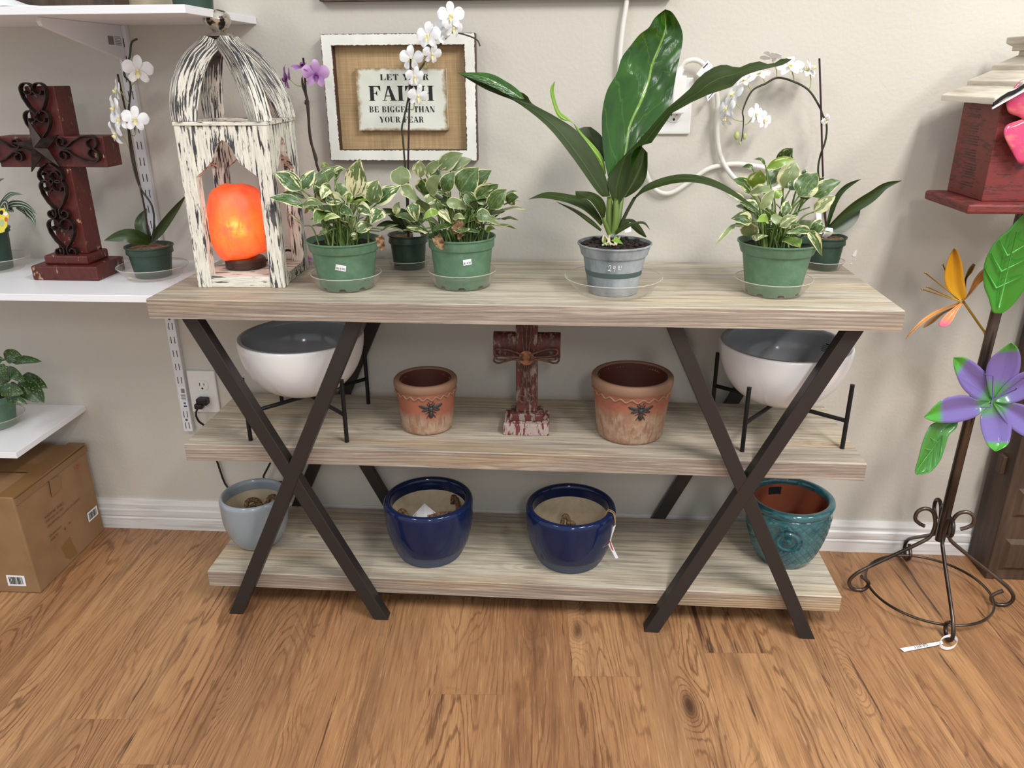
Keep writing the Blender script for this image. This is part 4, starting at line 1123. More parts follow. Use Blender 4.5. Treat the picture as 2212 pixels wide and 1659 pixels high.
def pothos(C, rb, rr, h, leaves, origin, s, label, mat, seed, ym=0.03, dead=(), extra=26, lbl=None, spread=(0.10, 0.13)):
    rnd = random.Random(seed); random.seed(seed)
    root = thing('potted_pothos', C, label, 'potted plant', 'green pots of variegated pothos')
    nursery_pot(C, rb, rr, h, M['green_pot'], root)
    fo = MB(); st = MB(); dd = MB()
    top = Vector((C[0], C[1], C[2] + h - 0.012))
    def stem_to(q, r_=0.0018):
        a_ = rnd.uniform(0, 2 * pi); k = rnd.uniform(0.1, 0.62) * rr
        dirx = max(-1, min(1, (q.x - top.x) / 0.1))
        sx = top + Vector((cos(a_) * k * .6 + dirx * rr * .45, sin(a_) * k * .7, 0))
        m = sx.lerp(q, 0.55) + Vector((-dirx * .006, 0, 0.012 + .15 * max(0, q.z - sx.z) * .4))
        st.tube([sx + Vector((0, 0, -.004)), m, q], [r_ * 1.25, r_, r_ * .75], 6, res=9)
    for lf in leaves:
        bx_, by_, tx_, ty_, hw = lf[:5]
        dy0 = lf[5] if len(lf) > 5 else rnd.uniform(-ym - .02, ym)
        yb = C[1] + dy0; yt = yb + rnd.uniform(-0.035, 0.03)
        A_ = P(origin[0] + bx_ / s, origin[1] + by_ / s, y=yb); B_ = P(origin[0] + tx_ / s, origin[1] + ty_ / s, y=yt)
        mid = A_.lerp(B_, 0.5) + VIEW_B * (0.006 * rnd.uniform(0.3, 1.6)) + VIEW_U * 0.003
        hwm = hw / s * pxm(A_) * 1.22
        k = [0.0, .78, 1.0, .98, .84, .60, .28, .02]
        fo.leaf([A_, A_.lerp(mid, .55) + VIEW_B * .002, mid, mid.lerp(B_, .55) + VIEW_B * .001, B_], [q * hwm for q in k], fold=0.25 * rnd.uniform(.2, 1.2), wave=0.07, seed=rnd.random(), twist=rnd.uniform(-.35, .35))
        stem_to(A_)
    for i in range(extra):
        a_ = rnd.uniform(0, 2 * pi); r_ = rnd.uniform(0.02, spread[0]) ; zz = rnd.uniform(0.03, spread[1]) * (1 - 0.45 * r_ / spread[0])
        A_ = top + Vector((cos(a_) * r_, sin(a_) * r_ * .65 + .01, zz))
        A_.y = min(A_.y, -0.06)
        d = Vector((cos(a_ + rnd.uniform(-.8, .8)), sin(a_) * .6, rnd.uniform(-.1, .7))).normalized()
        L = rnd.uniform(.040, .060); hw = L * .36
        B_ = A_ + d * L
        fo.leaf([A_, A_.lerp(B_, .5) + Vector((0, 0, .006)), B_ + Vector((0, 0, -.003))], [0, .8 * hw, hw, .9 * hw, .5 * hw, 0], side=d.cross(Vector((0, 0, 1))) + Vector((0, 0, rnd.uniform(-.3, .3))), fold=.25, wave=.08, nu=10, nv=4, seed=rnd.random())
        stem_to(A_, .0016)
    for i in range(18):
        a_ = rnd.uniform(0, 2 * pi); r_ = rnd.uniform(0, .06)
        stem_to(top + Vector((cos(a_) * r_, sin(a_) * r_ * .7, rnd.uniform(.03, .085))), .0016)
    fo.build('foliage', mat, root, smooth=True); st.build('stems', M['stem_green'], root, smooth=True)
    for (bx_, by_, tx_, ty_, hw) in dead:
        A_ = P(origin[0] + bx_ / s, origin[1] + by_ / s, y=C[1] - rr * .9); B_ = P(origin[0] + tx_ / s, origin[1] + ty_ / s, y=C[1] - rr * 1.04)
        hwm = hw / s * pxm(A_)
        b = MB(); b.leaf([A_, A_.lerp(B_, .5) + VIEW_B * .004, B_], [hwm * .2, hwm, hwm * .9, hwm * .2], fold=.9, wave=.8, nu=18, nv=10, seed=rnd.random()); b.build('withered_leaf', M['dead_leaf'], root, smooth=True)
    if lbl: price_label(C, rb, rr, h, *lbl, root)
    return root

PL = [(345, 440, 70, 255, 75), (360, 440, 490, 230, 62), (480, 465, 740, 190, 85), (900, 510, 965, 110, 100, -.05), (1075, 580, 1150, 335, 100, -.02), (1135, 595, 1400, 390, 72, -.02), (345, 590, 10, 520, 46, -.03), (390, 530, 150, 470, 36), (360, 600, 580, 590, 46, -.05), (600, 660, 490, 800, 60, -.05), (580, 750, 760, 730, 32, -.07), (600, 560, 800, 575, 52, -.03), (940, 620, 1090, 710, 56, -.06), (1200, 660, 1080, 800, 68, -.03), (930, 880, 1100, 820, 58, -.06), (620, 880, 520, 925, 28, -.07), (690, 260, 820, 225, 40, .02), (730, 480, 840, 420, 60, .02), (640, 430, 560, 540, 50), (700, 330, 800, 230, 42, .03), (760, 640, 900, 720, 42, -.06), (930, 950, 870, 930, 30, -.07), (600, 470, 660, 420, 55, .0), (560, 190, 650, 200, 16, .03), (830, 560, 900, 500, 45, .0), (760, 560, 640, 520, 55, .0), (480, 620, 380, 690, 40, -.02)]
CL = (-0.3675, -0.2768, Z1 + SZ)
pothos(CL, 0.0557, 0.0779, 0.1016, PL, (580, 320), 4.879, 'variegated pothos in a green pot beside the lantern', M['pothos'], 11, dead=[(1175, 915, 1205, 1080, 42)], lbl=(VIEWAZ(CL) - .16, 0.054, 0.0215, 0.0125, -0.20, '$14.95'), extra=22)
PC = [(230, 410, 240, 190, 92), (440, 320, 435, 130, 66), (650, 240, 905, 55, 74, .02), (770, 240, 1005, 120, 56, .02), (500, 280, 700, 140, 46, .03), (545, 500, 660, 300, 75), (700, 480, 810, 260, 70), (870, 480, 1070, 210, 112, -.02), (1000, 440, 1215, 240, 80, .01), (1060, 580, 1290, 395, 92, -.02), (1200, 660, 1380, 450, 78, -.03), (1385, 600, 1510, 530, 56, -.02), (480, 500, 500, 330, 78), (240, 420, 420, 590, 58, -.02), (500, 600, 620, 540, 50, -.04), (350, 600, 410, 800, 60, -.06), (640, 690, 470, 770, 36, -.06), (640, 680, 780, 820, 34, -.06), (720, 590, 960, 660, 52, -.04), (930, 490, 1060, 690, 58, -.03), (1020, 720, 1100, 830, 40, -.04), (1050, 740, 1220, 760, 62, -.05), (1160, 790, 1280, 780, 32, -.02), (1150, 900, 1260, 880, 26, -.02), (800, 760, 930, 770, 32, -.06), (740, 480, 800, 350, 26, -.03), (1130, 620, 1080, 520, 45, -.04), (620, 340, 560, 230, 50, .02), (170, 720, 215, 585, 36, -.02), (1180, 560, 1380, 560, 50, -.01), (880, 330, 960, 230, 46, .02), (640, 470, 560, 400, 60, 0), (780, 620, 660, 560, 55, -.02), (950, 600, 880, 520, 50, -.02)]
CC = (-0.1210, -0.2515, Z1 + SZ)
pothos(CC, 0.0565, 0.0728, 0.1056, PC, (820, 320), 5.028, 'fullest variegated pothos, with withered brown leaves on its rim, standing between lantern and tall plant', M['pothos2'], 23, dead=[(610, 955, 690, 1100, 52), (900, 800, 800, 930, 50), (940, 880, 850, 990, 30)], lbl=(VIEWAZ(CC) + .17, 0.062, 0.0175, 0.0120, 0.10, '$14.95'), extra=30)
PR = [(490, 490, 300, 370, 62), (500, 450, 580, 270, 76), (660, 420, 790, 240, 70), (815, 460, 940, 190, 100), (780, 200, 910, 50, 66, .03), (480, 510, 700, 480, 46, -.05), (640, 260, 940, 160, 42, .0), (975, 540, 1165, 300, 105, -.02), (1000, 570, 1100, 420, 60), (1100, 540, 1410, 380, 68, -.01), (1130, 700, 1350, 540, 60, -.01), (590, 670, 720, 480, 50, -.03), (630, 220, 510, 160, 16, .03), (500, 260, 390, 245, 22, .03), (420, 590, 235, 510, 28, -.02), (470, 690, 330, 640, 45, -.03), (490, 800, 280, 770, 58, -.05), (330, 820, 120, 1040, 24, -.04), (560, 690, 370, 600, 55, -.03), (780, 850, 970, 750, 48, -.06), (740, 830, 740, 720, 48, -.05), (1090, 890, 850, 920, 36, -.07), (1060, 890, 1210, 1155, 45, -.06), (1120, 920, 1200, 780, 52, -.03), (810, 730, 870, 590, 44, -.03), (660, 790, 540, 800, 40, -.06), (1170, 400, 1230, 350, 26, .02), (1110, 480, 1170, 400, 40, .01), (1020, 320, 1010, 280, 22, .02), (880, 480, 950, 400, 45, .0), (720, 560, 800, 480, 45, 0)]
CR = (0.5270, -0.2835, Z1 + SZ)
pothos(CR, 0.0536, 0.0795, 0.1065, PR, (1520, 310), 4.741, 'variegated pothos with many bare pale stems near the right end of the console', M['pothos2'], 37, extra=14, spread=(.075, .10))
saucer((CL[0], CL[1], Z1), 0.0600, 0.0751, 0.0313, 'clear saucer under the pothos beside the lantern')
saucer((CC[0], CC[1], Z1), 0.0605, 0.0729, 0.0339, 'clear saucer under the pothos with brown withered leaves')
saucer((CR[0], CR[1], Z1), 0.0585, 0.0782, 0.0319, 'clear saucer under the pothos with many bare stems')

# ------------------------------------------------------------------ orchids
def orchid_flower(par, C, face, up, s, mat='petal_white', lip='lip_yellow', droop=0.0, seed=1, name='flower'):
    rnd = random.Random(seed)
    f = Vector(face).normalized(); u = Vector(up); u = (u - f * u.dot(f)).normalized(); r_ = u.cross(f)
    b = MB(); C = Vector(C)
    spec = [(90, 1.0, .30), (12, 1.05, .46), (168, 1.05, .46), (236, .95, .27), (304, .95, .27)]
    for a_, L, w_ in spec:
        a_ = radians(a_ + rnd.uniform(-7, 7)); d = r_ * cos(a_) + u * sin(a_)
        bend = 0.10 + rnd.uniform(-.08, .12) - droop
        path = [C + d * s * .06, C + d * s * L * .5 + f * s * bend * .9, C + d * s * L * .85 + f * s * bend * .7, C + d * s * L + f * s * (bend * .4 - .05)]
        k = [.15, .8, 1.0, .9, .55, .06] if w_ > .35 else [.25, .75, 1.0, .85, .5, .05]
        b.leaf(path, [q * w_ * s for q in k], side=f.cross(d), fold=-.18 if w_ > .35 else .2, wave=.08, nu=9, nv=6, seed=rnd.random())
    nq = len(b.f)
    b.cm = 1
    b.ball(C + f * s * .16 + u * s * .02, s * .13, 8, 6, (.8, .8, 1.0))
    for sg_ in (-1, 1):
        b.leaf([C + f * s * .10 - u * s * .05, C + f * s * .26 - u * s * .18 + r_ * sg_ * s * .16, C + f * s * .42 - u * s * .05 + r_ * sg_ * s * .12], [.04 * s, .13 * s, .03 * s], side=u, nu=6, nv=4, seed=.3)
    b.leaf([C + f * s * .12 - u * s * .06, C + f * s * .34 - u * s * .30, C + f * s * .42 - u * s * .52], [.06 * s, .12 * s, .10 * s, .01 * s], side=r_, nu=6, nv=4, seed=.3)
    return b.build(name, [M[mat], M[lip]], par, smooth=True)
def px_path(pts, ys):
    yy = interp([(y,) for y in ys], len(pts)) if len(ys) != len(pts) else [(y,) for y in ys]
    return [P(p[0], p[1], y=yy[i][0]) for i, p in enumerate(pts)]
def strap_leaf(par, pts, ys, hws, mat='orchid_leaf', name='leaf', fold=.35, twist=0.0, seed=.5):
    pp = px_path(pts, ys); k = pxm(pp[0]); b = MB()
    b.leaf(pp, [h * k for h in hws], fold=fold, nu=20, nv=6, seed=seed, twist=twist)
    return b.build(name, M[mat], par, smooth=True)
def tube_part(par, pts, ys, r, mat, name, res=None, n=7):
    b = MB(); b.tube(px_path(pts, ys), r, n, res=res or len(pts) * 6); return b.build(name, M[mat], par, smooth=True)
def pedicels(par, prs, mat='pedicel'):
    for (a_, ya, m_, ym_, e_, ye) in prs:
        b = MB(); b.tube([P(*a_, y=ya), P(*m_, y=ym_), P(*e_, y=ye)], .0011, 6, res=8); b.build('flower_stalk', M[mat], par, smooth=True)
TOCAM = Vector((0.1, -0.9, 0.35))

# small white orchid on the wall shelf
C0 = (-0.8551, -0.1646, ZS + 0.0016)
ro = thing('potted_orchid', C0, 'small white orchid in a dark green pot on the wall shelf beside the large cross', 'orchid', 'potted orchids')
nursery_pot(C0, 0.0393, 0.0531, 0.0704, M['dark_pot'], ro, 'bark', .26, .006, False)
tube_part(ro, [(329, 520), (333, 479), (327.6, 443), (305, 409), (291.6, 374), (281, 319), (277, 266), (278.6, 231), (282, 182), (268, 160), (280, 123), (284, 93), (296, 84)], [-.165, -.165, -.17, -.17, -.17, -.17, -.17, -.17, -.17, -.17, -.17, -.17, -.17], .0022, 'stem_dark', 'flower_stem', 60)
tube_part(ro, [(254, 160), (273, 249), (293, 361), (312, 448), (322, 522)], [-.178, -.176, -.174, -.17, -.165], .0021, 'stake', 'stake')
b = MB(); 
for k in range(6): b.ball(P(305 + 5 * cos(k), 406 + 3 * sin(k * 2.1), y=-.178), .0028, 6, 5)
b.build('clip', M['clear'], ro, smooth=True)
strap_leaf(ro, [(325, 524), (300, 512), (268, 508), (224, 520)], [-.17, -.19, -.21, -.23], [6, 14, 17, 15, 9, 0], twist=-.5)
strap_leaf(ro, [(321, 522), (310, 500), (306, 478), (317, 451)], [-.165, -.16, -.15, -.14], [6, 13, 14, 10, 1], twist=.3)
strap_leaf(ro, [(327, 520), (345, 495), (370, 462), (404, 419)], [-.165, -.155, -.145, -.13], [5, 10, 10, 7, 0], twist=.9)
for i, (px, py, y, fc, s) in enumerate([(298, 151, -.20, (.35, -.9, -.2), .0300), (254, 194, -.20, (-.8, -.6, .1), .024), (249, 231, -.205, (-.7, -.75, 0), .0255), (261, 256, -.20, (-.2, -.9, .1), .026), (292, 257, -.20, (.4, -.9, .1), .027), (252, 288, -.21, (-.6, -.7, -.25), .0265)]):
    orchid_flower(ro, P(px, py, y=y), fc, (0, .2, 1), s, seed=i + 3)
pedicels(ro, [((284, 184), -.17, (297, 172), -.18, (297, 158), -.195), ((278, 320), -.17, (270, 300), -.19, (258, 288), -.205), ((279, 290), -.17, (292, 292), -.18, (293, 262), -.195), ((279, 250), -.17, (268, 235), -.185, (254, 231), -.2), ((278, 268), -.17, (272, 262), -.18, (264, 256), -.195), ((280, 225), -.17, (266, 205), -.185, (257, 194), -.2)])
saucer((-0.8485, -0.1750, ZS), 0.0560, 0.0783, 0.0279, 'clear saucer under the orchid on the wall shelf')
b = MB(); b.ball(P(281, 601, z=ZS + .006), .004, 10, 6, (1.6, 1, .7)); tag(b.build('pebble', M['clay'], smooth=True), 'tiny beige pebble in the saucer of the wall shelf orchid', 'pebble')

# purple orchid behind the first pothos (its pot stands hidden behind the green one)
C1 = (-0.405, -0.100, Z1 + 0.0004)
ro = thing('potted_orchid', C1, 'purple orchid rising between the lantern and the burlap sign', 'orchid', 'potted orchids')
nursery_pot(C1, 0.0355, 0.0463, 0.0782, M['dark_pot'], ro, 'bark', .26, .008, False)
e0 = Vector((C1[0], C1[1], Z1 + .06))
b = MB(); b.tube([e0, P(690, 372, y=-.10), P(683, 340, y=-.10), P(670, 298, y=-.10), P(664.4, 221, y=-.10), P(654.5, 185, y=-.10), P(652.5, 167, y=-.10)], [.003, .003, .003, .003, .0033, .003, .0015], 8, res=50); b.build('flower_stem', M['stem_dark'], ro, smooth=True)
b = MB(); b.tube([e0 + Vector((.006, 0, 0)), P(681, 345, y=-.106), P(655, 125, y=-.106)], .0023, 8, res=20); b.build('stake', M['stake'], ro, smooth=True)
b = MB(); b.tube([P(659, 221, y=-.102) , P(667, 222, y=-.102)], .0048, 10, res=3); b.build('clip', M['stem_dark'], ro)
for i, (px, py, y, fc, s, m_) in enumerate([(621, 168, -.115, (-.85, -.5, .05), .0275, 'petal_purple'), (653, 145, -.112, (.1, -.3, .95), .024, 'petal_purple'), (682, 160, -.112, (.45, -.85, -.1), .0300, 'petal_lilac')]):
    orchid_flower(ro, P(px, py, y=y), fc, (0, .2, 1), s, m_, 'lip_purple', seed=i + 20)
pedicels(ro, [((653, 186), -.10, (640, 184), -.108, (627, 172), -.112), ((654, 170), -.10, (653, 160), -.105, (653, 148), -.108), ((653, 178), -.10, (668, 174), -.104, (680, 162), -.108)])
b = MB()
orchid_flower(None, P(661, 562, z=Z1 + .010), (.2, -.5, .8), (.9, .2, .3), .016, 'petal_purple', 'lip_purple', seed=77, name='fallen_blossom')
tag(bpy.data.objects['fallen_blossom'], 'small purple blossom fallen on the console behind the lantern', 'flower')

# white orchid behind the pots, in front of the sign
C2 = (-0.2677, -0.0907, Z1 + 0.0016)
ro = thing('potted_orchid', C2, 'white orchid in a dark pot between two pothos, flowering across the burlap sign', 'orchid', 'potted orchids')
nursery_pot(C2, 0.0355, 0.0463, 0.0782, M['dark_pot'], ro, 'bark', .26, .008, False)
e0 = Vector((C2[0], C2[1], Z1 + .07))
yy = -.092
b = MB(); b.tube([e0, P(879, 440, y=yy), P(875, 362, y=yy), P(870, 298, y=yy), P(868, 277, y=yy), P(876, 240, y=yy), P(884, 201, y=yy), P(886, 178, y=yy), P(906, 151, y=yy), P(919, 133, y=yy), P(945, 103, y=yy), P(961, 85, y=yy), P(971, 69, y=yy)], .0021, 8, res=70); b.build('flower_stem', M['stem_dark'], ro, smooth=True)
b = MB(); b.tube([P(971, 69, y=yy), P(993, 72, y=yy), P(1019, 80, y=yy), P(1032, 88, y=yy), P(1037, 100, y=yy)], .0016, 6, res=14); b.build('stem_tip', M['stem_dark'], ro, smooth=True)
b = MB(); b.tube([e0 + Vector((.003, -.004, 0)), P(881.5, 366, y=yy - .008), P(887, 127, y=yy - .010)], .0021, 8, res=20); b.build('stake', M['stake'], ro, smooth=True)
for i, (px, py, y, fc, s) in enumerate([(889, 126, -.085, (-.1, -.9, .05), .0270), (895, 165, -.105, (.5, -.7, -.3), .0215), (902, 206, -.108, (.6, -.7, -.35), .0240), (926, 77, -.11, (-.25, -.9, .1), .0280), (946, 70, -.10, (.3, -.9, .1), .0265), (933, 116, -.108, (.4, -.7, -.35), .0215), (974, 34, -.11, (.15, -.95, .1), .0280), (979, 60, -.108, (.5, -.7, -.3), .0215)]):
    orchid_flower(ro, P(px, py, y=y), fc, (0, .2, 1), s, seed=i + 40)
pedicels(ro, [((884, 236), yy, (893, 236), -.10, (895, 222), -.106), ((906, 151), yy, (903, 158), -.10, (897, 164), -.104), ((919, 133), yy, (920, 148), -.10, (932, 122), -.105), ((945, 104), yy, (940, 92), -.10, (928, 80), -.106), ((961, 85), yy, (952, 84), -.1, (947, 74), -.1), ((971, 69), yy, (976, 66), -.1, (978, 61), -.105)])
strap_leaf(ro, [(880, 500), (855, 486), (835, 481), (812, 489)], [-.095, -.11, -.125, -.135], [4, 8, 9, 7, 0], twist=-.9)
strap_leaf(ro, [(880, 500), (866, 478), (850, 462), (826, 450)], [-.095, -.10, -.11, -.12], [4, 11, 12, 9, 0], twist=-.3)
strap_leaf(ro, [(884, 500), (898, 480), (912, 470), (930, 462)], [-.095, -.09, -.085, -.08], [4, 10, 11, 8, 0], twist=.3)
strap_leaf(ro, [(884, 500), (876, 470), (866, 458), (850, 462)], [-.10, -.11, -.12, -.13], [3, 8, 9, 6, 0], twist=.2)
b = MB(); b.poly([P(889, 490, y=-.135), P(903, 489, y=-.135), P(909, 511, y=-.138), P(893, 512, y=-.138)]); b.poly([P(880, 465, y=-.085), P(890, 464, y=-.085), P(891, 500, y=-.09), P(883, 500, y=-.09)])
lb = b.build('plant_tag', M['paper_white'], ro, thick=.0005)
saucer((C2[0], C2[1], Z1), 0.0400, 0.0500, 0.0200, 'clear saucer under the white orchid between two pothos')

# white orchid at the right end
C3 = (0.6940, -0.0560, Z1 + 0.0016)
ro = thing('potted_orchid', C3, 'white orchid with one long arching spray at the right end of the console', 'orchid', 'potted orchids')
nursery_pot(C3, 0.0334, 0.0461, 0.0735, M['dark_pot'], ro, 'bark', .26, .006, False)
y3 = -.058
b = MB(); b.tube([P(1787, 510, y=y3), P(1778, 440, y=y3), P(1767.6, 376, y=y3), P(1771, 340, y=y3), P(1783, 304, y=y3), P(1785.6, 270, y=y3), P(1776, 246, y=y3), P(1771, 232, y=y3), P(1748, 196, y=y3), P(1716, 177, y=y3), P(1680, 168, y=y3), P(1653, 181, y=y3), P(1624, 197, y=y3), P(1605, 237, y=y3), P(1606, 256, y=y3), P(1605, 280, y=y3), P(1602, 302, y=y3), P(1598, 310, y=y3)], [.0022] * 12 + [.0019, .0016, .0014, .0012, .001, .0008], 8, res=100); b.build('flower_stem', M['stem_dark'], ro, smooth=True)
b = MB(); b.tube([P(1786, 512, y=y3 - .006), P(1778, 384, y=y3 - .006), P(1773.6, 234, y=y3 - .006), P(1770, 126, y=y3 - .006)], .0021, 8, res=24); b.build('stake', M['stake'], ro, smooth=True)
for i, (px, py, y, fc, s) in enumerate([(1666, 124, -.052, (.2, .3, .9), .0250), (1707, 144, -.066, (-.2, -.6, .6), .0275), (1738, 154, -.06, (.3, -.4, .8), .0260), (1752, 146, -.056, (.8, -.3, .5), .0220), (1641, 160, -.058, (-.2, -.5, .8), .0220), (1610, 174, -.06, (-.5, -.4, .7), .0220), (1587, 203, -.058, (-.8, -.3, .4), .0260), (1572, 232, -.06, (-.8, -.5, .2), .0230), (1570, 254, -.06, (-.8, -.5, -.2), .0215), (1632, 246, -.062, (.5, -.8, .1), .0220), (1650, 259, -.066, (.5, -.8, .1), .0200)]):
    orchid_flower(ro, P(px, py, y=y), fc, (0, .2, 1), s, seed=i + 60)
orchid_flower(ro, P(1781, 258, y=-.072), (.5, -.6, -.3), (-.3, 0, 1), .0135, seed=88, droop=-.3, name='closing_flower')
pedicels(ro, [((1748, 196), y3, (1752, 178), y3, (1750, 160), y3), ((1716, 177), y3, (1714, 166), y3, (1710, 150), y3), ((1678, 168), y3, (1677, 150), y3, (1668, 130), y3), ((1653, 181), y3, (1650, 172), y3, (1643, 164), y3), ((1624, 197), y3, (1618, 188), y3, (1613, 178), y3), ((1605, 238), y3, (1594, 230), y3, (1587, 218), y3), ((1604, 262), y3, (1586, 258), y3, (1578, 248), y3), ((1608, 270), y3, (1616, 266), y3, (1626, 254), y3)])
for (px, py, w_, h_) in ((1591.5, 293, 6, 9), (1608.5, 294.5, 4, 7), (1598.3, 309, 2.2, 4)):
    C_ = P(px, py, y=y3); k = pxm(C_); b = MB(); b.ball(C_, k, 10, 8, (w_, w_, h_)); b.build('bud', M['bud_green'], ro, smooth=True)
strap_leaf(ro, [(1783, 496), (1800, 437), (1824, 405), (1861, 386)], [-.058, -.06, -.055, -.05], [6, 10, 9, 6, 0], twist=.7)
strap_leaf(ro, [(1788, 494), (1836, 453), (1880, 424), (1912, 401), (1949, 390)], [-.06, -.075, -.08, -.08, -.075], [5, 11, 13, 11, 6, 0], twist=.45)
strap_leaf(ro, [(1792, 500), (1815, 485), (1838, 468), (1859, 453)], [-.058, -.055, -.05, -.045], [7, 16, 18, 13, 0], twist=.2)
b = MB(); b.leaf([P(1779, 512, y=-.085), P(1788, 500, y=-.10), P(1788, 492, y=-.09)], [.003, .009, .008, .002], fold=.7, wave=.3, nu=8, nv=6); b.build('fallen_petal', M['petal_white'], ro, smooth=True)
b = MB(); b.poly([P(1762, 452, y=-.06), P(1774, 452, y=-.06), P(1776, 505, y=-.062), P(1766, 505, y=-.062)]); b.build('plant_tag', M['paper_white'], ro, thick=.0006)
saucer((C3[0], C3[1], Z1), 0.0385, 0.0485, 0.0200, 'clear saucer under the orchid with the arching spray')

# ------------------------------------------------------------------ tall glossy plant in the grey pot
CG = (0.1991, -0.2892, Z1 + SZ)
gp = thing('tall_leafy_plant', CG, 'tall plant with broad glossy leaves in a faded grey pot marked by hand', 'potted plant')
nursery_pot(CG, 0.0505, 0.0756, 0.1015, M['grey_pot'], gp, 'soil', .24, .004, False)
b = MB()
f = cyl_patch(CG, 0.0505, 0.0756, 0.1015, 0, 0, 0, 0, 0, .0006)
b.grid([[f(0.4 * k / 40 * 6.6 * .055 * 2.42, z_) for z_ in (0.0385, 0.0400, 0.0475, 0.0490)] for k in range(41)])
b.build('dark_band', Mat('grey_green_band', c(74, 88, 86), 0.5).m, gp, smooth=True)
az = VIEWAZ(CG)
g = cyl_patch(CG, 0.0505, 0.0756, 0.1015, az + .115, 0.0605, 0, 0, 0.05, .0010)
strokes = [[(-.0200, .004), (-.0188, .0075), (-.0160, .0082), (-.0148, .0055), (-.0165, .000), (-.0200, -.0045), (-.0212, -.0035), (-.0195, -.0030), (-.0160, -.0050), (-.0140, -.0042)],
           [(-.0050, .0055), (-.0068, .0066), (-.0088, .0050), (-.0090, .0020), (-.0074, .0012), (-.0056, .0030), (-.0046, .0058), (-.0052, .0000), (-.0066, -.0050), (-.0074, -.0070)],
           [(.0050, .0060), (.0034, .0068), (.0018, .0050), (.0016, .0022), (.0030, .0016), (.0046, .0036), (.0050, .0060), (.0046, .0020), (.0030, -.0020), (.0040, -.0034), (.0058, -.0028), (.0084, -.0026)],
           [(.0100, .0068), (.0096, .0040), (.0088, .0012)]]
for st_ in strokes:
    b = MB(); b.tube([g(u * .86, v_ * .86) for u, v_ in st_], .00055, 5, res=26); b.build('handwriting', M['paper_white'], gp)
big = [
 ('big_leaf', [(1325, 420), (1306, 350), (1300, 258), (1310, 199), (1332, 159), (1342, 127), (1362, 98), (1381, 75), (1401, 60), (1415, 38), (1437, 20)],
              [(1338, 420), (1386, 318), (1409, 282), (1445, 231), (1456, 187), (1462, 150), (1472, 108), (1475, 80), (1469, 55), (1453, 28), (1438, 20)], -.285, -.235, dict(dyL=-.012, dyR=-.012, mid=.56, dym=.012, bow=.02, ripple=.0035, nu=48, nv=18)),
 ('under_leaf', [(1302, 425), (1286, 410), (1238, 342), (1183, 274), (1119, 223), (1080, 206), (1043, 190), (990, 158)],
                [(1318, 425), (1310, 386), (1290, 342), (1250, 286), (1199, 251), (1150, 224), (1124, 198), (990, 157)], -.30, -.36, dict(dyL=.0, dyR=.03, mid=.3, dym=.010)),
 ('big_leaf', [(1119, 214), (1100, 206), (1060, 186), (1030, 174), (990, 159)], [(1133, 214), (1121, 196), (1097, 178), (1055, 158), (989, 157)], -.352, -.366, dict(dyL=-.004, dyR=.012)),
 ('under_leaf', [(1326, 440), (1312, 400), (1316, 378), (1342, 342), (1378, 306), (1440, 235), (1484, 198), (1513, 164), (1547, 143), (1571, 140), (1595, 146), (1634, 132), (1665, 139), (1690, 126), (1710, 128)],
                [(1338, 440), (1350, 420), (1362, 372), (1368, 321), (1411, 306), (1450, 246), (1523, 208), (1547, 199), (1568, 192), (1583, 186), (1602, 167), (1631, 155), (1667, 146), (1692, 140), (1710, 129)], -.305, -.265, dict(dyL=.02, dyR=-.02, mid=.5, dym=.005)),
 ('under_leaf', [(1345, 426), (1360, 370), (1374, 330), (1386, 316)], [(1352, 427), (1380, 408), (1397, 378), (1399, 330)], -.27, -.255, dict(dyL=.0, dyR=.0, dym=.01)),
 ('under_leaf', [(1300, 350), (1262, 306), (1248, 282), (1262, 274)], [(1320, 345), (1312, 320), (1298, 292), (1276, 274)], -.255, -.23, dict(dym=.006)),
 ('lime_leaf', [(1306, 380), (1296, 352), (1270, 318), (1248, 286), (1236, 264), (1212, 258), (1199, 240), (1188, 196), (1197, 176)], [(1309, 374), (1304, 345), (1290, 322), (1262, 292), (1248, 276), (1226, 254), (1208, 238), (1197, 200), (1199, 176)], -.275, -.27, dict(dyL=-.005, dyR=.008, mid=.4, dym=-.006)),
 ('under_leaf', [(1368, 428), (1376, 419), (1397, 398), (1437, 382), (1477, 376), (1517, 380), (1549, 391), (1580, 408), (1612, 432), (1640, 455)], [(1372, 430), (1388, 417), (1417, 406), (1457, 396), (1497, 394), (1529, 400), (1556, 410), (1584, 424), (1612, 440), (1640, 456)], -.30, -.372, dict(dyL=.012, dyR=-.012, mid=.5, dym=.004)),
 ('under_leaf', [(1298, 488), (1276, 466), (1254, 450), (1218, 436), (1171, 428), (1142, 431)], [(1302, 482), (1296, 466), (1270, 432), (1231, 420), (1180, 415), (1142, 430)], -.31, -.36, dict(dyL=-.015, dyR=.012, mid=.5)),
 ('under_leaf', [(1300, 472), (1290, 454), (1272, 432), (1247, 430), (1243, 414)], [(1306, 470), (1309, 448), (1300, 428), (1278, 415), (1243, 413)], -.315, -.375, dict(dyL=-.01, dyR=.012, mid=.5)),
 ('under_leaf', [(1297, 500), (1272, 482), (1240, 458), (1203, 437)], [(1300, 496), (1278, 474), (1244, 452), (1203, 436)], -.32, -.345, dict(dyL=.0, dyR=.012)),
 ('under_leaf', [(1330, 508), (1348, 497), (1370, 486), (1390, 484), (1404, 497)], [(1328, 500), (1346, 486), (1368, 480), (1392, 479), (1404, 496)], -.32, -.34, dict(dyR=.012)),
 ('under_leaf', [(1340, 480), (1352, 473), (1370, 475), (1386, 492), (1397, 512)], [(1343, 488), (1354, 484), (1364, 492), (1378, 504), (1394, 513)], -.275, -.25, dict(dyL=.01)),
 ('lime_leaf', [(1320, 520), (1332, 524), (1346, 528)], [(1332, 511), (1338, 517), (1346, 527)], -.345, -.35, dict()),
]
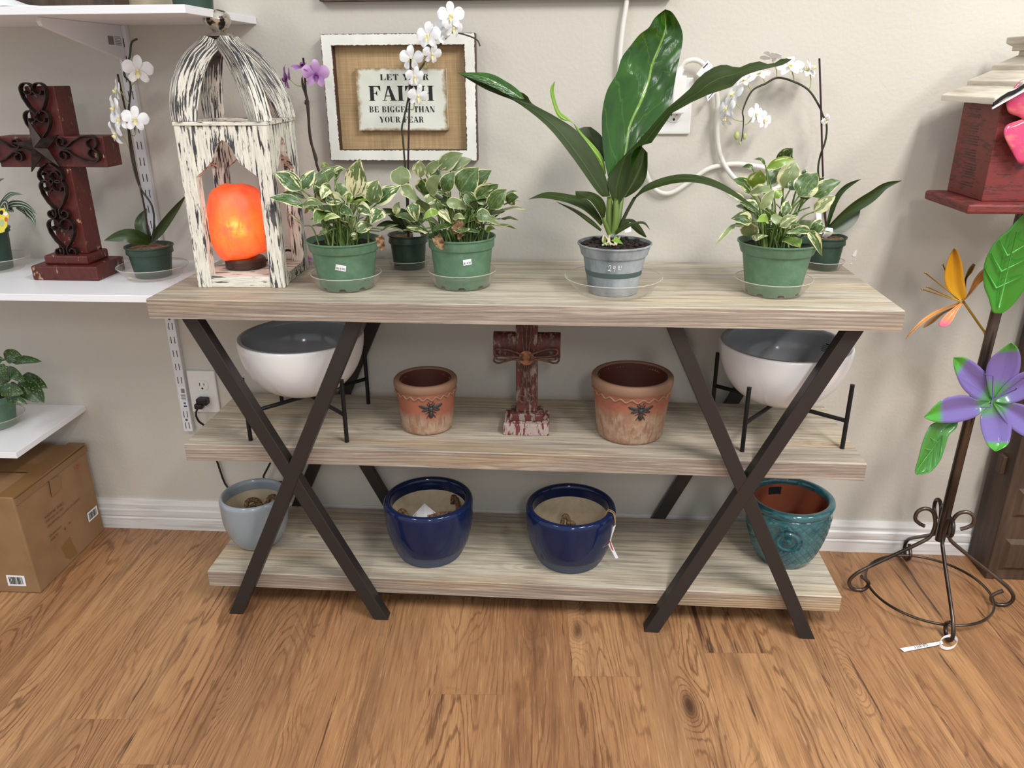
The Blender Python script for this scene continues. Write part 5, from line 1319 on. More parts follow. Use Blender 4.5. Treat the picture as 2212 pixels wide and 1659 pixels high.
random.seed(4)
for mt, Lp, Rp, y0, y1, kw in big:
    b = MB(); b.leaf_edges(Lp, Rp, y0, y1, **kw); b.build('leaf', M[mt], gp, smooth=True)
for pts, ys, r_, mt in (([(1320, 500), (1316, 465), (1317, 425)], [-.295, -.295, -.30], [.0075, .007, .005], 'stem_green'), ([(1325, 500), (1326, 465), (1333, 420)], [-.29, -.288, -.285], [.0075, .007, .005], 'stem_green'), ([(1332, 500), (1337, 465), (1343, 426)], [-.29, -.288, -.275], [.0065, .006, .005], 'stem_green'), ([(1338, 495), (1352, 462), (1371, 427)], [-.295, -.297, -.30], [.004, .0035, .0032], 'stem_dark'), ([(1326, 505), (1330, 470), (1331, 430)], [-.30, -.305, -.305], [.007, .006, .005], 'stem_green'), ([(1316, 505), (1306, 480), (1304, 468)], [-.30, -.312, -.315], [.005, .004, .003], 'stem_green')):
    tube_part(gp, pts, ys, r_, mt, 'leaf_stalk', 12, 9)
rr_ = random.Random(8)
for k in range(9):
    px = 1303 + rr_.uniform(0, 40); b = MB(); b.tube([P(px, 512 + rr_.uniform(-6, 2), y=-.30), P(px + rr_.uniform(-8, 8), 522, y=-.318), P(px + rr_.uniform(-10, 10), 530, y=-.325)], .0021, 6, res=8); b.build('aerial_root', M['clay' if k % 3 else 'stem_green'], gp, smooth=True)
b = MB(); rr_ = random.Random(2)
for k in range(90):
    a_ = rr_.uniform(0, 2 * pi); q = rr_.uniform(0, .066)
    b.ball((CG[0] + q * cos(a_), CG[1] + q * sin(a_), CG[2] + .0985 + .012 * (1 if cos(a_) > 0 else .3) * (1 - q / .07)), rr_.uniform(.002, .0055), 6, 4, (1, 1.2, .7))
o = b.build('soil_clods', M['soil'], gp); o['kind'] = 'stuff'
b = MB(); b.poly([P(1347, 486, y=-.28), P(1362, 480, y=-.28), P(1364, 500, y=-.285), P(1350, 503, y=-.285)]); b.build('plant_tag', M['paper_white'], gp, thick=.0006)
saucer((0.1989, -0.2960, Z1), 0.0720, 0.1010, 0.0346, 'widest clear saucer, under the faded grey pot')

# ------------------------------------------------------------------ plants on the left wall shelves
C4 = (-1.2800, -0.1115, ZS + 0.0016)
ro = thing('striped_leaf_plant', C4, 'small plant with narrow white-striped leaves in a dark pot left of the large cross', 'potted plant')
nursery_pot(C4, 0.0393, 0.0518, 0.0967, M['dark_pot'], ro, 'soil', .12, .01, False)
for pts, ys, hws in (([(2, 440), (18, 424), (30, 419), (50, 420)], [-.13, -.14, -.15, -.16], [3, 5, 5, 3, 0]), ([(8, 450), (30, 441), (55, 444), (80, 463)], [-.13, -.15, -.17, -.19], [4, 7, 7, 5, 0]), ([(35, 448), (50, 455), (57, 463), (57, 471)], [-.14, -.15, -.155, -.16], [2, 4, 4, 2, 0]), ([(52, 450), (62, 460), (72, 472), (77, 490)], [-.15, -.165, -.175, -.18], [2, 7, 7, 4, 0]), ([(-10, 450), (-30, 420), (-55, 415), (-80, 430)], [-.12, -.12, -.12, -.12], [4, 7, 7, 5, 0]), ([(-5, 450), (-12, 415), (-8, 395), (10, 385)], [-.10, -.09, -.08, -.075], [4, 6, 6, 4, 0]), ([(0, 455), (10, 440), (14, 448), (18, 462)], [-.14, -.15, -.16, -.17], [4, 8, 8, 5, 0]), ([(4, 462), (16, 450), (26, 454), (30, 458)], [-.13, -.14, -.15, -.15], [3, 6, 6, 3, 0])):
    strap_leaf(ro, pts, ys, hws, 'striped', fold=.3)
b = MB()
for k in range(6): b.tube([(C4[0] + .006 * (k - 3), C4[1], C4[2] + .085), (C4[0] + .01 * (k - 3), C4[1] - .01, C4[2] + .15)], .003, 6, res=4)
b.build('stems', M['stem_dark'], ro, smooth=True)
ol = [(-30, 504), (0, 504), (9, 501), (11, 495), (16, 488), (15, 480), (19, 470), (19, 459), (12, 456), (9, 449), (-2, 451), (-30, 452)]
YT = C4[1] - .056
b = MB(); A_ = [b.add(P(*q, y=YT)) for q in ol]; b.face(*A_); tg_ = b.build('plant_tag', simple('tag_yellow', c(226, 206, 74), 0.5), ro, thick=.0008)
def blob(px, py, rx, ry, m_, nm):
    b = MB(); b.poly([P(px + rx * cos(2 * pi * k / 14), py + ry * sin(2 * pi * k / 14), y=YT - .0008) for k in range(14)]); b.build(nm, m_, tg_)
blob(12, 462, 5, 4, M['paper_white'], 'tag_spot'); blob(13, 474, 3.5, 5, simple('tag_orange', c(198, 96, 44), .5), 'tag_spot'); blob(4, 482, 4.5, 8, simple('tag_pale_green', c(170, 190, 140), .5), 'tag_spot'); blob(3, 459, 4, 5, M['ink_black'], 'tag_spot')
saucer((-1.2700, -0.1150, ZS), 0.0580, 0.0780, 0.0300, 'clear saucer under the striped plant left of the large cross')
C5 = (-1.3650, -0.1380, 0.380 + 0.0016)
ro = thing('silver_splash_plant', C5, 'trailing plant with dark silver-speckled leaves in a green pot on the lowest wall shelf', 'potted plant')
nursery_pot(C5, 0.0481, 0.0690, 0.0863, M['green_pot'], ro, 'soil', .22, .01, False)
fo = MB(); st = MB(); rr_ = random.Random(5)
for (bx_, by_, tx_, ty_, hw, dy) in ((30, 205, 132, 190, 40, -.08), (70, 222, 242, 216, 24, -.09), (40, 265, 145, 335, 34, -.10), (110, 330, 258, 455, 58, -.07), (130, 300, 276, 372, 32, -.05), (0, 390, 138, 402, 38, -.11), (40, 430, 160, 466, 28, -.11), (0, 235, 42, 325, 30, -.11), (-20, 320, 60, 380, 34, -.1), (60, 360, 150, 430, 40, -.08), (-30, 260, 20, 200, 30, -.06), (-60, 330, -10, 420, 36, -.1), (80, 270, 40, 340, 34, -.06)):
    A_ = P(bx_ / 2.676, 700 + by_ / 2.676, y=C5[1] + dy); B_ = P(tx_ / 2.676, 700 + ty_ / 2.676, y=C5[1] + dy - .01)
    k = hw / 2.676 * pxm(A_)
    fo.leaf([A_, A_.lerp(B_, .5) + Vector((0, -.004, .008)), B_], [.1 * k, .85 * k, k, .95 * k, .6 * k, 0], fold=.2, wave=.06, seed=rr_.random(), twist=rr_.uniform(-.3, .3))
    st.tube([(C5[0] + rr_.uniform(-.03, .03), C5[1] + rr_.uniform(-.03, .03), C5[2] + .075), A_.lerp(Vector(C5) + Vector((0, 0, .12)), .4) + Vector((0, 0, .02)), A_], .0017, 6, res=8)
fo.build('foliage', M['splash'], ro, smooth=True); st.build('stems', M['stem_green'], ro, smooth=True)
saucer((C5[0], C5[1], 0.380), 0.0540, 0.0730, 0.0280, 'clear saucer under the speckled plant on the lowest wall shelf')

# ------------------------------------------------------------------ middle shelf: bowls on stands, terracotta pots, small cross
def bowl_set(C, feet, lb_bowl, lb_stand, sticker=False):
    x, y = C; zs = Z2
    zb = zs + 0.0732
    root = thing('white_bowl_planter', (x, y, zb), lb_bowl, 'bowl', 'white bowl planters')
    R_ = 0.1450; hb = 0.1430
    out = [(0.0, 0.0)] + [(R_ * sin(t_) ** 0.72, (hb - .0035) * (1 - cos(t_) ** 1.05)) for t_ in [0.22 + (pi / 2 - 0.22) * k / 20 for k in range(21)]] + [(R_ - .0008, hb - .0012), (R_ - .003, hb)]
    b = MB(); b.lathe(out, (x, y, zb), 80); b.build('bowl', M['glaze_white'], root, smooth=True)
    inn = [(R_ - .003, hb), (R_ - .010, hb + .0003), (R_ - .0135, hb - .002), (R_ - .0145, hb - .012)] + [((R_ - .0145) * cos(t_) ** .85, hb - .012 - (hb - .026) * sin(t_)) for t_ in [pi / 2 * k / 16 for k in range(1, 16)]] + [(0, .014)]
    b = MB(); b.lathe(inn, (x, y, zb), 80); b.build('grey_glazed_inside', M['glaze_grey'], root, smooth=True)
    if sticker:
        a0 = atan2(.45, .9); zz = zb + hb - .034
        def f(u, v_): 
            r = R_ - .0155 - .0012 - max(0, .022 - v_) * .14; a_ = a0 - u / r
            return Vector((x + r * cos(a_), y + r * sin(a_), zz + v_ - .011))
        b = MB()
        for k in range(5): b.poly([f(.012 + k * .0032, .0), f(.0138 + k * .0032, .0), f(.0138 + k * .0032, .015), f(.012 + k * .0032, .015)])
        for k in range(4): b.poly([f(-.016, .002 + k * .0042), f(.009, .002 + k * .0042), f(.009, .0032 + k * .0042), f(-.016, .0032 + k * .0042)])
        b.poly([f(-.008, .019), f(.016, .019), f(.016, .0215), f(-.008, .0215)])
        b.build('barcode_sticker', M['ink_black'], root)
    st = thing('bowl_stand', (x, y, zs), lb_stand, 'plant stand', 'black plant stands')
    r_ = .0048
    def rbar(nm, p, q):
        b = MB(); b.tube([p, q], r_, 12, res=2); b.build(nm, M['black_metal'], st, smooth='auto', bevel=.0006)
    for (fx, fy, hz) in feet:
        rbar('leg', (fx, fy, zs + .0002), (fx, fy, zs + hz))
    for i, j in ((0, 2), (1, 3)):
        a_ = Vector((feet[i][0], feet[i][1], zs + .0680)); c_ = Vector((feet[j][0], feet[j][1], zs + .0680))
        rbar('crossbar', a_ + Vector((0, 0, -.001 * (i))), c_ + Vector((0, 0, -.001 * i)))
    return root
FL_ = [(-0.6650, -0.3000, .115), (-0.4015, -0.3105, .105), (-0.3890, -0.1000, .115), (-0.6450, -0.0560, .115)]
def sq_feet(cx, cy, a, rot, hz):
    return [(cx + a * cos(rot + k * pi / 2), cy + a * sin(rot + k * pi / 2), hz) for k in range(4)]
bowl_set((-0.5140, -0.1860), sq_feet(-0.5030, -0.1990, .1580, radians(226), .152), 'white bowl planter with grey inside, on the stand nearer the wall outlet', 'black metal stand of the bowl nearer the wall outlet')
bowl_set((0.5970, -0.1830), sq_feet(0.5960, -0.1800, .1600, radians(232), .152), 'white bowl planter with a barcode sticker inside its rim', 'black metal stand of the bowl with the barcode sticker', True)

def bee(par, f, k, mat):
    """bee with spread wings on a curved wall, f(u, v) -> (point, normal)"""
    def ell(nm, u, v_, ru, rv, th, ang=0.0):
        b = MB(); rows = []
        for i in range(7):
            r_ = i / 6; row = []
            for j in range(18):
                a_ = 2 * pi * j / 18
                du = r_ * ru * cos(a_); dv = r_ * rv * sin(a_)
                uu = u + du * cos(ang) - dv * sin(ang); vv = v_ + du * sin(ang) + dv * cos(ang)
                p, n = f(uu * k, vv * k)
                row.append(p + n * (th * k * sqrt(max(0, 1 - r_ * r_)) - .0002))
            rows.append(row)
        b.grid(rows, closed_v=True); return b
    em = ell('b', 0, 0, .17, .20, .16)
    for args in ((0, .26, .13, .12, .14), (0, -.36, .15, .30, .16), (-.44, .16, .36, .13, .07, -.28), (.44, .16, .36, .13, .07, .28), (-.36, -.06, .26, .10, .07, .30), (.36, -.06, .26, .10, .07, -.30)):
        m = ell('b', *args); off = len(em.v)
        for i, v in enumerate(m.v): em.add(v)
        for q in m.f: em.face(*[z + off for z in q])
    for sg_ in (-1, 1):
        for (a0, b0, a1, b1) in ((.05, .34, .16, .52), (.14, -.16, .34, -.30), (.12, -.34, .28, -.62), (.10, .10, .24, .40)):
            p, n = f(sg_ * a0 * k, b0 * k); q, n2 = f(sg_ * a1 * k, b1 * k)
            em.tube([p + n * .0012, q + n2 * .0006], .0011, 5, res=3)
    em.build('bee_emblem', mat, par, smooth=True)
def terracotta_pot(C, rb, rr, h, mat, label, azb, zb_, kb, rimh, tilt=0.0):
    root = thing('terracotta_pot', C, label, 'pot', 'terracotta pots with bees')
    b = MB()
    wall = rr - .0045
    hr = h - rimh
    def r_at(z): return rb + (wall - rb) * (z / hr) ** .9
    prof = [(0, 0.0), (rb - .004, 0.0), (rb - .001, .0015), (rb + .001, .006)] + [(r_at(hr * k / 10), hr * k / 10) for k in range(1, 11)]
    b.lathe(prof, C, 72, lambda th, r, z, i: (r * (1 + .006 * mnoise.noise(Vector((cos(th) * 2, sin(th) * 2, z * 20)))), z))
    b.build('body', mat, root, smooth=True)
    b = MB(); b.lathe([(wall - .001, hr - .002), (rr - .001, hr + .003), (rr, hr + rimh * .5), (rr - .0005, h - .004), (rr - .004, h), (rr - .012, h - .0005), (rr - .0145, h - .004), (rr - .017, h - .012)], C, 72, lambda th, r, z, i: (r * (1 + .005 * mnoise.noise(Vector((cos(th) * 3, sin(th) * 3, z * 30)))), z + tilt * cos(th) * .001))
    b.build('rim', M['terra_rim'], root, smooth=True)
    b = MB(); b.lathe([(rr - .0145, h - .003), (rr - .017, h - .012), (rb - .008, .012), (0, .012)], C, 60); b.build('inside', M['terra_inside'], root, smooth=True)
    b = MB(); n = 180
    b.tube([Vector((C[0] + (r_at(hr - .009) + .0012) * cos(2 * pi * k / n), C[1] + (r_at(hr - .009) + .0012) * sin(2 * pi * k / n), C[2] + hr - .009 + .0034 * sin(22 * 2 * pi * k / n))) for k in range(n)], .0023, 6, closed=True)
    b.build('wavy_braid', M['terra_rim'], root, smooth=True)
    def f(u, v_):
        z = zb_ + v_; r = r_at(z); a_ = azb + u / r
        n = Vector((cos(a_), sin(a_), 0)); return Vector((C[0], C[1], C[2] + z)) + n * r, n
    bee(root, f, kb, M['pewter'])
CS_ = (-0.2206, -0.2084, Z2 + .0003); CLg = (0.2564, -0.2184, Z2 + .0003)
terracotta_pot(CS_, .0602, .0743, .1245, M['terra_s'], 'smaller terracotta pot with a dark bee emblem, between the left bowl and the cross', VIEWAZ(CS_) + .14, .0690, .0360, .020)
terracotta_pot(CLg, .0746, .0929, .1455, M['terra_l'], 'larger terracotta pot with a dark bee emblem, beside the small red cross', VIEWAZ(CLg) + .27, .0890, .0370, .024)

# small red cross
q0 = P(1081.5, 940, z=Z2); q1 = P(1190.6, 940, z=Z2)
XC = (q0.x + q1.x) / 2; YF = q0.y
sc = thing('small_red_cross', (XC, YF + .045, Z2), 'small weathered red cross with rusty wire flower, on a stepped base on the middle shelf', 'cross')
b = MB(); b.box(XC - .0525, XC + .0525, YF, YF + .085, Z2 + .0003, Z2 + .0290); b.build('base', M['red_base'], sc, bevel=.002)
b = MB(); b.box(XC - .0385, XC + .0385, YF + .016, YF + .072, Z2 + .0290, Z2 + .0470); b.build('base_step', M['red_worn'], sc, bevel=.0025)
YU = YF + .030
b = MB(); b.box(XC - .0245, XC + .0245, YU, YU + .030, Z2 + .0470, Z2 + .2780); b.build('upright', M['red_worn'], sc, bevel=.002)
zc0 = P(1137, 778.5, y=YU).z; zc1 = P(1137, 724, y=YU).z
b = MB(); rows = []
for x in (XC - .0760, XC + .0760):
    rows.append([(x, YU + .002 + .016 * (1 - abs(cos(pi * k / 10 - pi / 2)) ** .6 if False else (1 - sin(pi * k / 10) ** .5)), zc0 + (zc1 - zc0) * k / 10) for k in range(11)] + [(x, YU + .026, zc1), (x, YU + .026, zc0)])
ids = b.grid(rows, closed_v=True); b.face(*reversed(ids[0])); b.face(*ids[-1]); b.build('crossarm', M['red_worn'], sc, smooth='auto')
DC = P(1137, 773.5, y=YU - .012)
b = MB(); b.prism([(.0172 * cos(2 * pi * k / 28), .0172 * sin(2 * pi * k / 28)) for k in range(28)], DC, Vector((1, 0, 0)), Vector((0, 0, 1)), Vector((0, 1, 0)), .0022); b.build('rusty_disc', M['rustdisc'], sc, bevel=.0006)
def wire(pts, r_=.0018): 
    b = MB(); b.tube([P(px, py, y=YU - .006 - dz) for px, py, dz in pts], r_, 7, res=40); b.build('wire_loop', M['rustwire'], sc, smooth=True)
for s_ in (-1, 1):
    wire([(1137 + s_ * 6, 768, .006), (1137 + s_ * 34, 757, .004), (1137 + s_ * 62, 754, .0), (1137 + s_ * 68, 762, .0), (1137 + s_ * 56, 769, .0), (1137 + s_ * 8, 772, .006)], .0024)
    wire([(1137 + s_ * 6, 778, .006), (1137 + s_ * 30, 777, .004), (1137 + s_ * 60, 784, .0), (1137 + s_ * 70, 779, .002), (1137 + s_ * 66, 772, .004), (1137 + s_ * 58, 777, .0), (1137 + s_ * 8, 775, .005)], .0024)
    wire([(1137 + s_ * 3, 780, .004), (1137 + s_ * 8, 820, .0), (1137 + s_ * 14, 858, .001), (1137 + s_ * 10, 869, .001), (1137 + s_ * 3, 866, .001), (1137 + s_ * 6, 857, .001), (1137 + s_ * 15, 855, .001), (1137 + s_ * 16, 864, .001), (1137 + s_ * 4, 870, .001)], .0016)
    wire([(1137 + s_ * 4, 766, .004), (1137 + s_ * 8, 735, .001), (1137 + s_ * 10, 705, .001), (1137 + s_ * 3, 700, .001), (1137, 735, .003), (1137, 765, .004)], .0018)
wire([(1137, 782, .004), (1138, 830, .001), (1138, 866, .001)], .0016)

# ------------------------------------------------------------------ bottom shelf: glazed pots
def glazed_pot(C, rb, rr, h, mats, label, belly=1.02, lip=.013, dropi=.032, foot=None, clay='clay', fn=None, n=72, ex=2.8):
    root = thing('glazed_pot', C, label, 'pot')
    hf = foot or 0.0
    def r_at(t_): return rb + (rr * belly - rb) * (1 - (1 - t_) ** ex)
    b = MB(); t0 = hf / h
    pr = ([(0, 0), (rb - .003, 0), (rb, .002)] if not foot else [(r_at(t0) - .0012, hf)]) + [(r_at(t0 + (0.93 - t0) * k / 22), h * (t0 + (0.93 - t0) * k / 22)) for k in range(0 if foot else 1, 23)]
    pr += [(rr * belly * .995, h - .008), (rr, h - .003), (rr - .003, h), (rr - lip + .003, h), (rr - lip, h - .003), (rr - lip - .002, h - .012), (rr - lip - .002, h - dropi)]
    b.lathe(pr, C, n, fn); b.build('glazed_body', mats[0], root, smooth=True)
    if foot:
        b = MB(); b.lathe([(0, 0), (rb - .003, 0), (rb, .002)] + [(r_at(t0 * k / 6) - .0010, hf * k / 6) for k in range(1, 7)], C, 72); b.build('matte_foot', mats[1], root, smooth=True)
    b = MB()
    ri = rr - lip - .0022
    rows = []
    def inn(th, r, z, i):
        return (r, z + (.004 * mnoise.noise(Vector((cos(th) * 4, sin(th) * 4, C[0] * 9))) if i == 0 else 0))
    b.lathe([(ri + .0012, h - dropi + .002), (ri, h - dropi - .004), (ri * .98, h * .55), (ri * .93, h * .34), (ri * .80, h * .20), (ri * .6, h * .135), (0, h * .12)], C, 72, inn); b.build('inside', M[clay], root, smooth=True)
    return root, ri
def rope_thing(paths, label, r_=.006):
    allp = [Vector(p) for pa in paths for p in pa]
    root = None
    b = MB()
    for pa in paths:
        c_ = interp([tuple(p) for p in pa], 60)
        for s_ in range(3):
            tw = []
            for i, p in enumerate(c_):
                t_ = Vector(c_[min(i + 1, 59)]) - Vector(c_[max(i - 1, 0)]); t_.normalize(); o1 = t_.orthogonal().normalized(); o2 = t_.cross(o1)
                a_ = i * .55 + s_ * 2 * pi / 3
                tw.append(Vector(p) + (o1 * cos(a_) + o2 * sin(a_)) * r_ * .48)
            b.tube(tw, r_ * .6, 6)
    return tag(b.build('jute_rope', M['jute'], smooth=True), label, 'rope', 'jute ropes in the glazed pots')
Cb = (-0.6770, -0.2010, Z3 + .0003)
r1, ri = glazed_pot(Cb, .0500, .0805, .1400, [M['glaze_pale_blue']], 'pale grey-blue glazed pot behind the crossed metal legs on the left', belly=1.03, lip=.008, dropi=.028, ex=3.6)
rope_thing([[P(532, 1096, y=-.205), P(535, 1083, y=-.190), P(548, 1079, y=-.188), P(560, 1084, y=-.192), P(562, 1096, y=-.20)], [P(540, 1097, y=-.21), P(552, 1090, y=-.2), P(566, 1094, y=-.2), P(578, 1086, y=-.195), P(582, 1075, y=-.188), P(592, 1072, y=-.188), P(597, 1082, y=-.19), P(590, 1092, y=-.2)]], 'coiled jute rope in the pale grey-blue pot', .0062)
Cc = (-0.2254, -0.2205, Z3 + .0003)
r1, ri = glazed_pot(Cc, .0785, .1070, .1555, [M['glaze_blue'], M['matte_blue']], 'dark blue glazed pot with a paper tag lying inside it', belly=1.025, foot=.030)
rope_thing([[P(925, 1118, y=-.27), P(945, 1113, y=-.25), P(965, 1110, y=-.235), P(985, 1108, y=-.20), P(990, 1098, y=-.185), P(987, 1080, y=-.16), P(979, 1073, y=-.152), P(978, 1088, y=-.16)], [P(862, 1112, y=-.25), P(866, 1104, y=-.235), P(874, 1106, y=-.235), P(878, 1116, y=-.25)]], 'jute rope with the paper tag in the dark blue pot', .0060)
b = MB(); a_, b_, c_, d_ = P(917, 1087, y=-.185), P(945, 1111, y=-.222), P(917, 1124, y=-.255), P(890, 1116, y=-.225)
b.poly([a_, d_, c_, b_]); pt = tag(b.build('paper_tag', M['paper_white'], thick=.0006), 'white bordered paper tag lying in the dark blue pot', 'tag')
b = MB(); nn = ((b_ - a_).cross(d_ - a_)).normalized(); nn = nn if nn.dot(CAM_LOC - a_) > 0 else -nn
def tq(u, v_): return a_.lerp(b_, u).lerp(d_.lerp(c_, u), v_) + nn * .0007
for (u0, v0, u1, v1) in ((.08, .08, .92, .11), (.08, .89, .92, .92), (.08, .08, .11, .92), (.89, .08, .92, .92), (.3, .3, .34, .7), (.42, .3, .46, .6), (.54, .3, .58, .74)):
    b.poly([tq(u0, v0), tq(u1, v0), tq(u1, v1), tq(u0, v1)])
b.build('tag_print', M['ink_grey'], pt)
Cd = (0.1241, -0.2243, Z3 + .0003)
r1, ri = glazed_pot(Cd, .0781, .1068, .1490, [M['glaze_blue'], M['matte_blue']], 'dark blue glazed pot with a paper tag tied over its rim with twine', belly=1.025, foot=.029)
rope_thing([[P(1214, 1132, y=-.245), P(1217, 1119, y=-.225), P(1222, 1114, y=-.22), P(1227, 1120, y=-.225), P(1230, 1131, y=-.24)], [P(1226, 1131, y=-.245), P(1234, 1129, y=-.24), P(1240, 1133, y=-.245)]], 'jute rope in the blue pot with the twine tag', .0055)
tt = thing('hang_tag', P(1322, 1140, y=-.24), 'narrow white tag hanging by twine over the rim of a dark blue pot', 'tag')
ZR = Z3 + .1497; az_ = atan2(P(1313, 1105, z=ZR).y - Cd[1], P(1313, 1105, z=ZR).x - Cd[0])
dr = Vector((cos(az_), sin(az_), 0)); Cr_ = Vector((Cd[0], Cd[1], 0))
for o_s in (-.003, .003):
    tgv = Vector((-dr.y, dr.x, 0)) * o_s; b = MB()
    b.tube([Cr_ + dr * .0895 + tgv + Vector((0, 0, ZR - .010)), Cr_ + dr * .0925 + tgv + Vector((0, 0, ZR + .002)), Cr_ + dr * .100 + tgv + Vector((0, 0, ZR + .0035)), Cr_ + dr * .1085 + tgv + Vector((0, 0, ZR - .001)), Cr_ + dr * .1125 + tgv * .6 + Vector((0, 0, ZR - .018)), Cr_ + dr * .113 + Vector((0, 0, ZR - .034))], .0012, 6, res=20); b.build('twine', M['twine'], tt, smooth=True)
t0_ = Cr_ + dr * .1135 + Vector((0, 0, ZR - .032)); b = MB()
e1 = P(1316, 1165, y=t0_.y - .004); e2 = P(1321, 1182, y=t0_.y - .010); e3 = P(1333, 1206, y=t0_.y - .018)
b.leaf([t0_, e1, e2, e3], [.0015, .0042, .0048, .0042, .0036], side=dr, fold=0, nu=12, nv=2); b.build('paper', M['paper_white'], tt, thick=.0005)
b = MB(); b.leaf([p_ + dr.cross(Vector((0, 0, 1))) * 0 + VIEW_B * .0009 for p_ in (e1, e2, e2.lerp(e3, .3))], [.0012, .0018, .0010], side=dr, fold=0, nu=6, nv=2); b.build('red_print', M['red_ink'], tt)

# teal owl pot: feathers, eyes and brows pressed into the wall
Ce = (0.6550, -0.1870, Z3 + .0003)
HE = .1690
vz = VIEWAZ(Ce); AE1 = vz + .08; AEm = AE1 - .62; AE0 = AEm - .62
ow = thing('owl_pot', Ce, 'teal glazed pot shaped as an owl, with rim and pressed feathers', 'pot')
def owl(th, r, z, i):
    if z < .012 or z > HE - .026: return r, z
    add = 0.0
    def dang(a_): return (th - a_ + pi) % (2 * pi) - pi
    win = min(1, (z - .012) / .012) * min(1, (HE - .026 - z) / .01)
    inface = False
    for ae in (AE0, AE1):
        u = dang(ae) * r; v_ = z - .093; d = sqrt(u * u + v_ * v_)
        if d < .0330:
            inface = True
            if d < .0075: add += .0035 * sqrt(1 - (d / .0075) ** 2)
            elif d < .020: add += .0004
            elif d < .0275: add += .0038 * sin((d - .020) / .0075 * pi) ** .7
            else: add += -.0012 * sin((d - .0275) / .0055 * pi)
    um = dang(AEm) * r
    if not inface and abs(um) < .042:
        bw = z - (.122 + abs(um) * .55)
        if abs(bw) < .008: add += .0035 * cos(bw / .008 * pi / 2)
        if abs(um) < .009 and .070 < z < .105: add += .006 * (1 - abs(um) / .009) * (1 - abs(z - .0875) / .0175)
    if not inface and abs(um) >= .040:
        a = (dang(AEm) * .098) / .0235; bq = z / .0215
        p, q = (a + bq) % 1.0 - .5, (a - bq) % 1.0 - .5
        e = min(.5 - abs(p), .5 - abs(q)); add += .0024 * min(1, e / .16)
    elif not inface and z < .075:
        a = um / .016; bq = z / .014
        p, q = (a + bq) % 1.0 - .5, (a - bq) % 1.0 - .5
        e = min(.5 - abs(p), .5 - abs(q)); add += .0020 * min(1, e / .2)
    return r + add * win, z
rbE, rrE = .0640, .0985
def rE(t_): return rbE + (rrE - rbE) * (1 - (1 - t_) ** 2.0)
pr = [(0, 0), (rbE - .004, 0), (rbE, .002)] + [(rE(k / 90), (HE - .020) * k / 90) for k in range(2, 91)]
pr += [(rrE - .003, HE - .020), (rrE - .001, HE - .018), (rrE + .0035, HE - .014), (rrE + .0045, HE - .008), (rrE + .003, HE - .002), (rrE - .001, HE), (rrE - .010, HE), (rrE - .0125, HE - .004), (rrE - .014, HE - .014)]
b = MB(); b.lathe(pr, Ce, 260, owl); b.build('glazed_body', M['teal'], ow, smooth=True)
b = MB(); b.lathe([(rrE - .0135, HE - .012), (rrE - .016, HE - .04), (rbE, .03), (rbE - .01, .014), (0, .012)], Ce, 60); b.build('inside', M['raw_terracotta'], ow, smooth=True)
b = MB(); a0 = atan2(.95, -.18); 
b.grid([[(Ce[0] + (rrE - .0162 - .0005 * k) * cos(a0 - .2 + .4 * j / 8), Ce[1] + (rrE - .0162 - .0005 * k) * sin(a0 - .2 + .4 * j / 8), Ce[2] + HE - .022 - .03 * k) for k in (0, 1)] for j in range(9)]); b.build('dark_sticker', M['ink_black'], ow)

# ------------------------------------------------------------------ painted metal flower stake with a birdhouse
BX, BY = 1.016, -0.200
fs = thing('birdhouse_stake', (BX, BY, 0), 'painted metal flower stake holding a red birdhouse, on four scrolled steel feet', 'garden ornament')
def legp(ang, pts, r_=.0046):
    d = Vector((cos(ang), sin(ang), 0)); b = MB()
    b.tube([Vector((BX, BY, 0)) + d * q[0] + Vector((0, 0, q[1])) for q in pts], r_, 10, res=80); return b
prof = [(.040, .200), (.052, .206), (.064, .218), (.062, .238), (.046, .248), (.028, .240), (.018, .216), (.0165, .195), (.022, .172), (.045, .150), (.150, .074), (.178, .050), (.189, .028), (.180, .0095), (.160, .0048), (.146, .012), (.142, .026), (.150, .036), (.163, .046)]
for a_ in (177, 263, 349, 85):
    legp(radians(a_), prof).build('scroll_leg', M['steel'], fs, smooth=True)
b = MB(); b.tube([(BX + .143 * cos(2 * pi * k / 72), BY + .143 * sin(2 * pi * k / 72), .024) for k in range(72)], .0032, 8, closed=True); b.build('foot_ring', M['steel'], fs, smooth=True)
PT = Vector((1.040, -.190, .958))
b = MB(); b.tube([(BX + .002, BY, .163), (BX + .006, BY + .002, .40), (BX + .014, BY + .005, .70), PT], .0112, 20, res=30); b.build('pole', M['steel'], fs, smooth='auto')
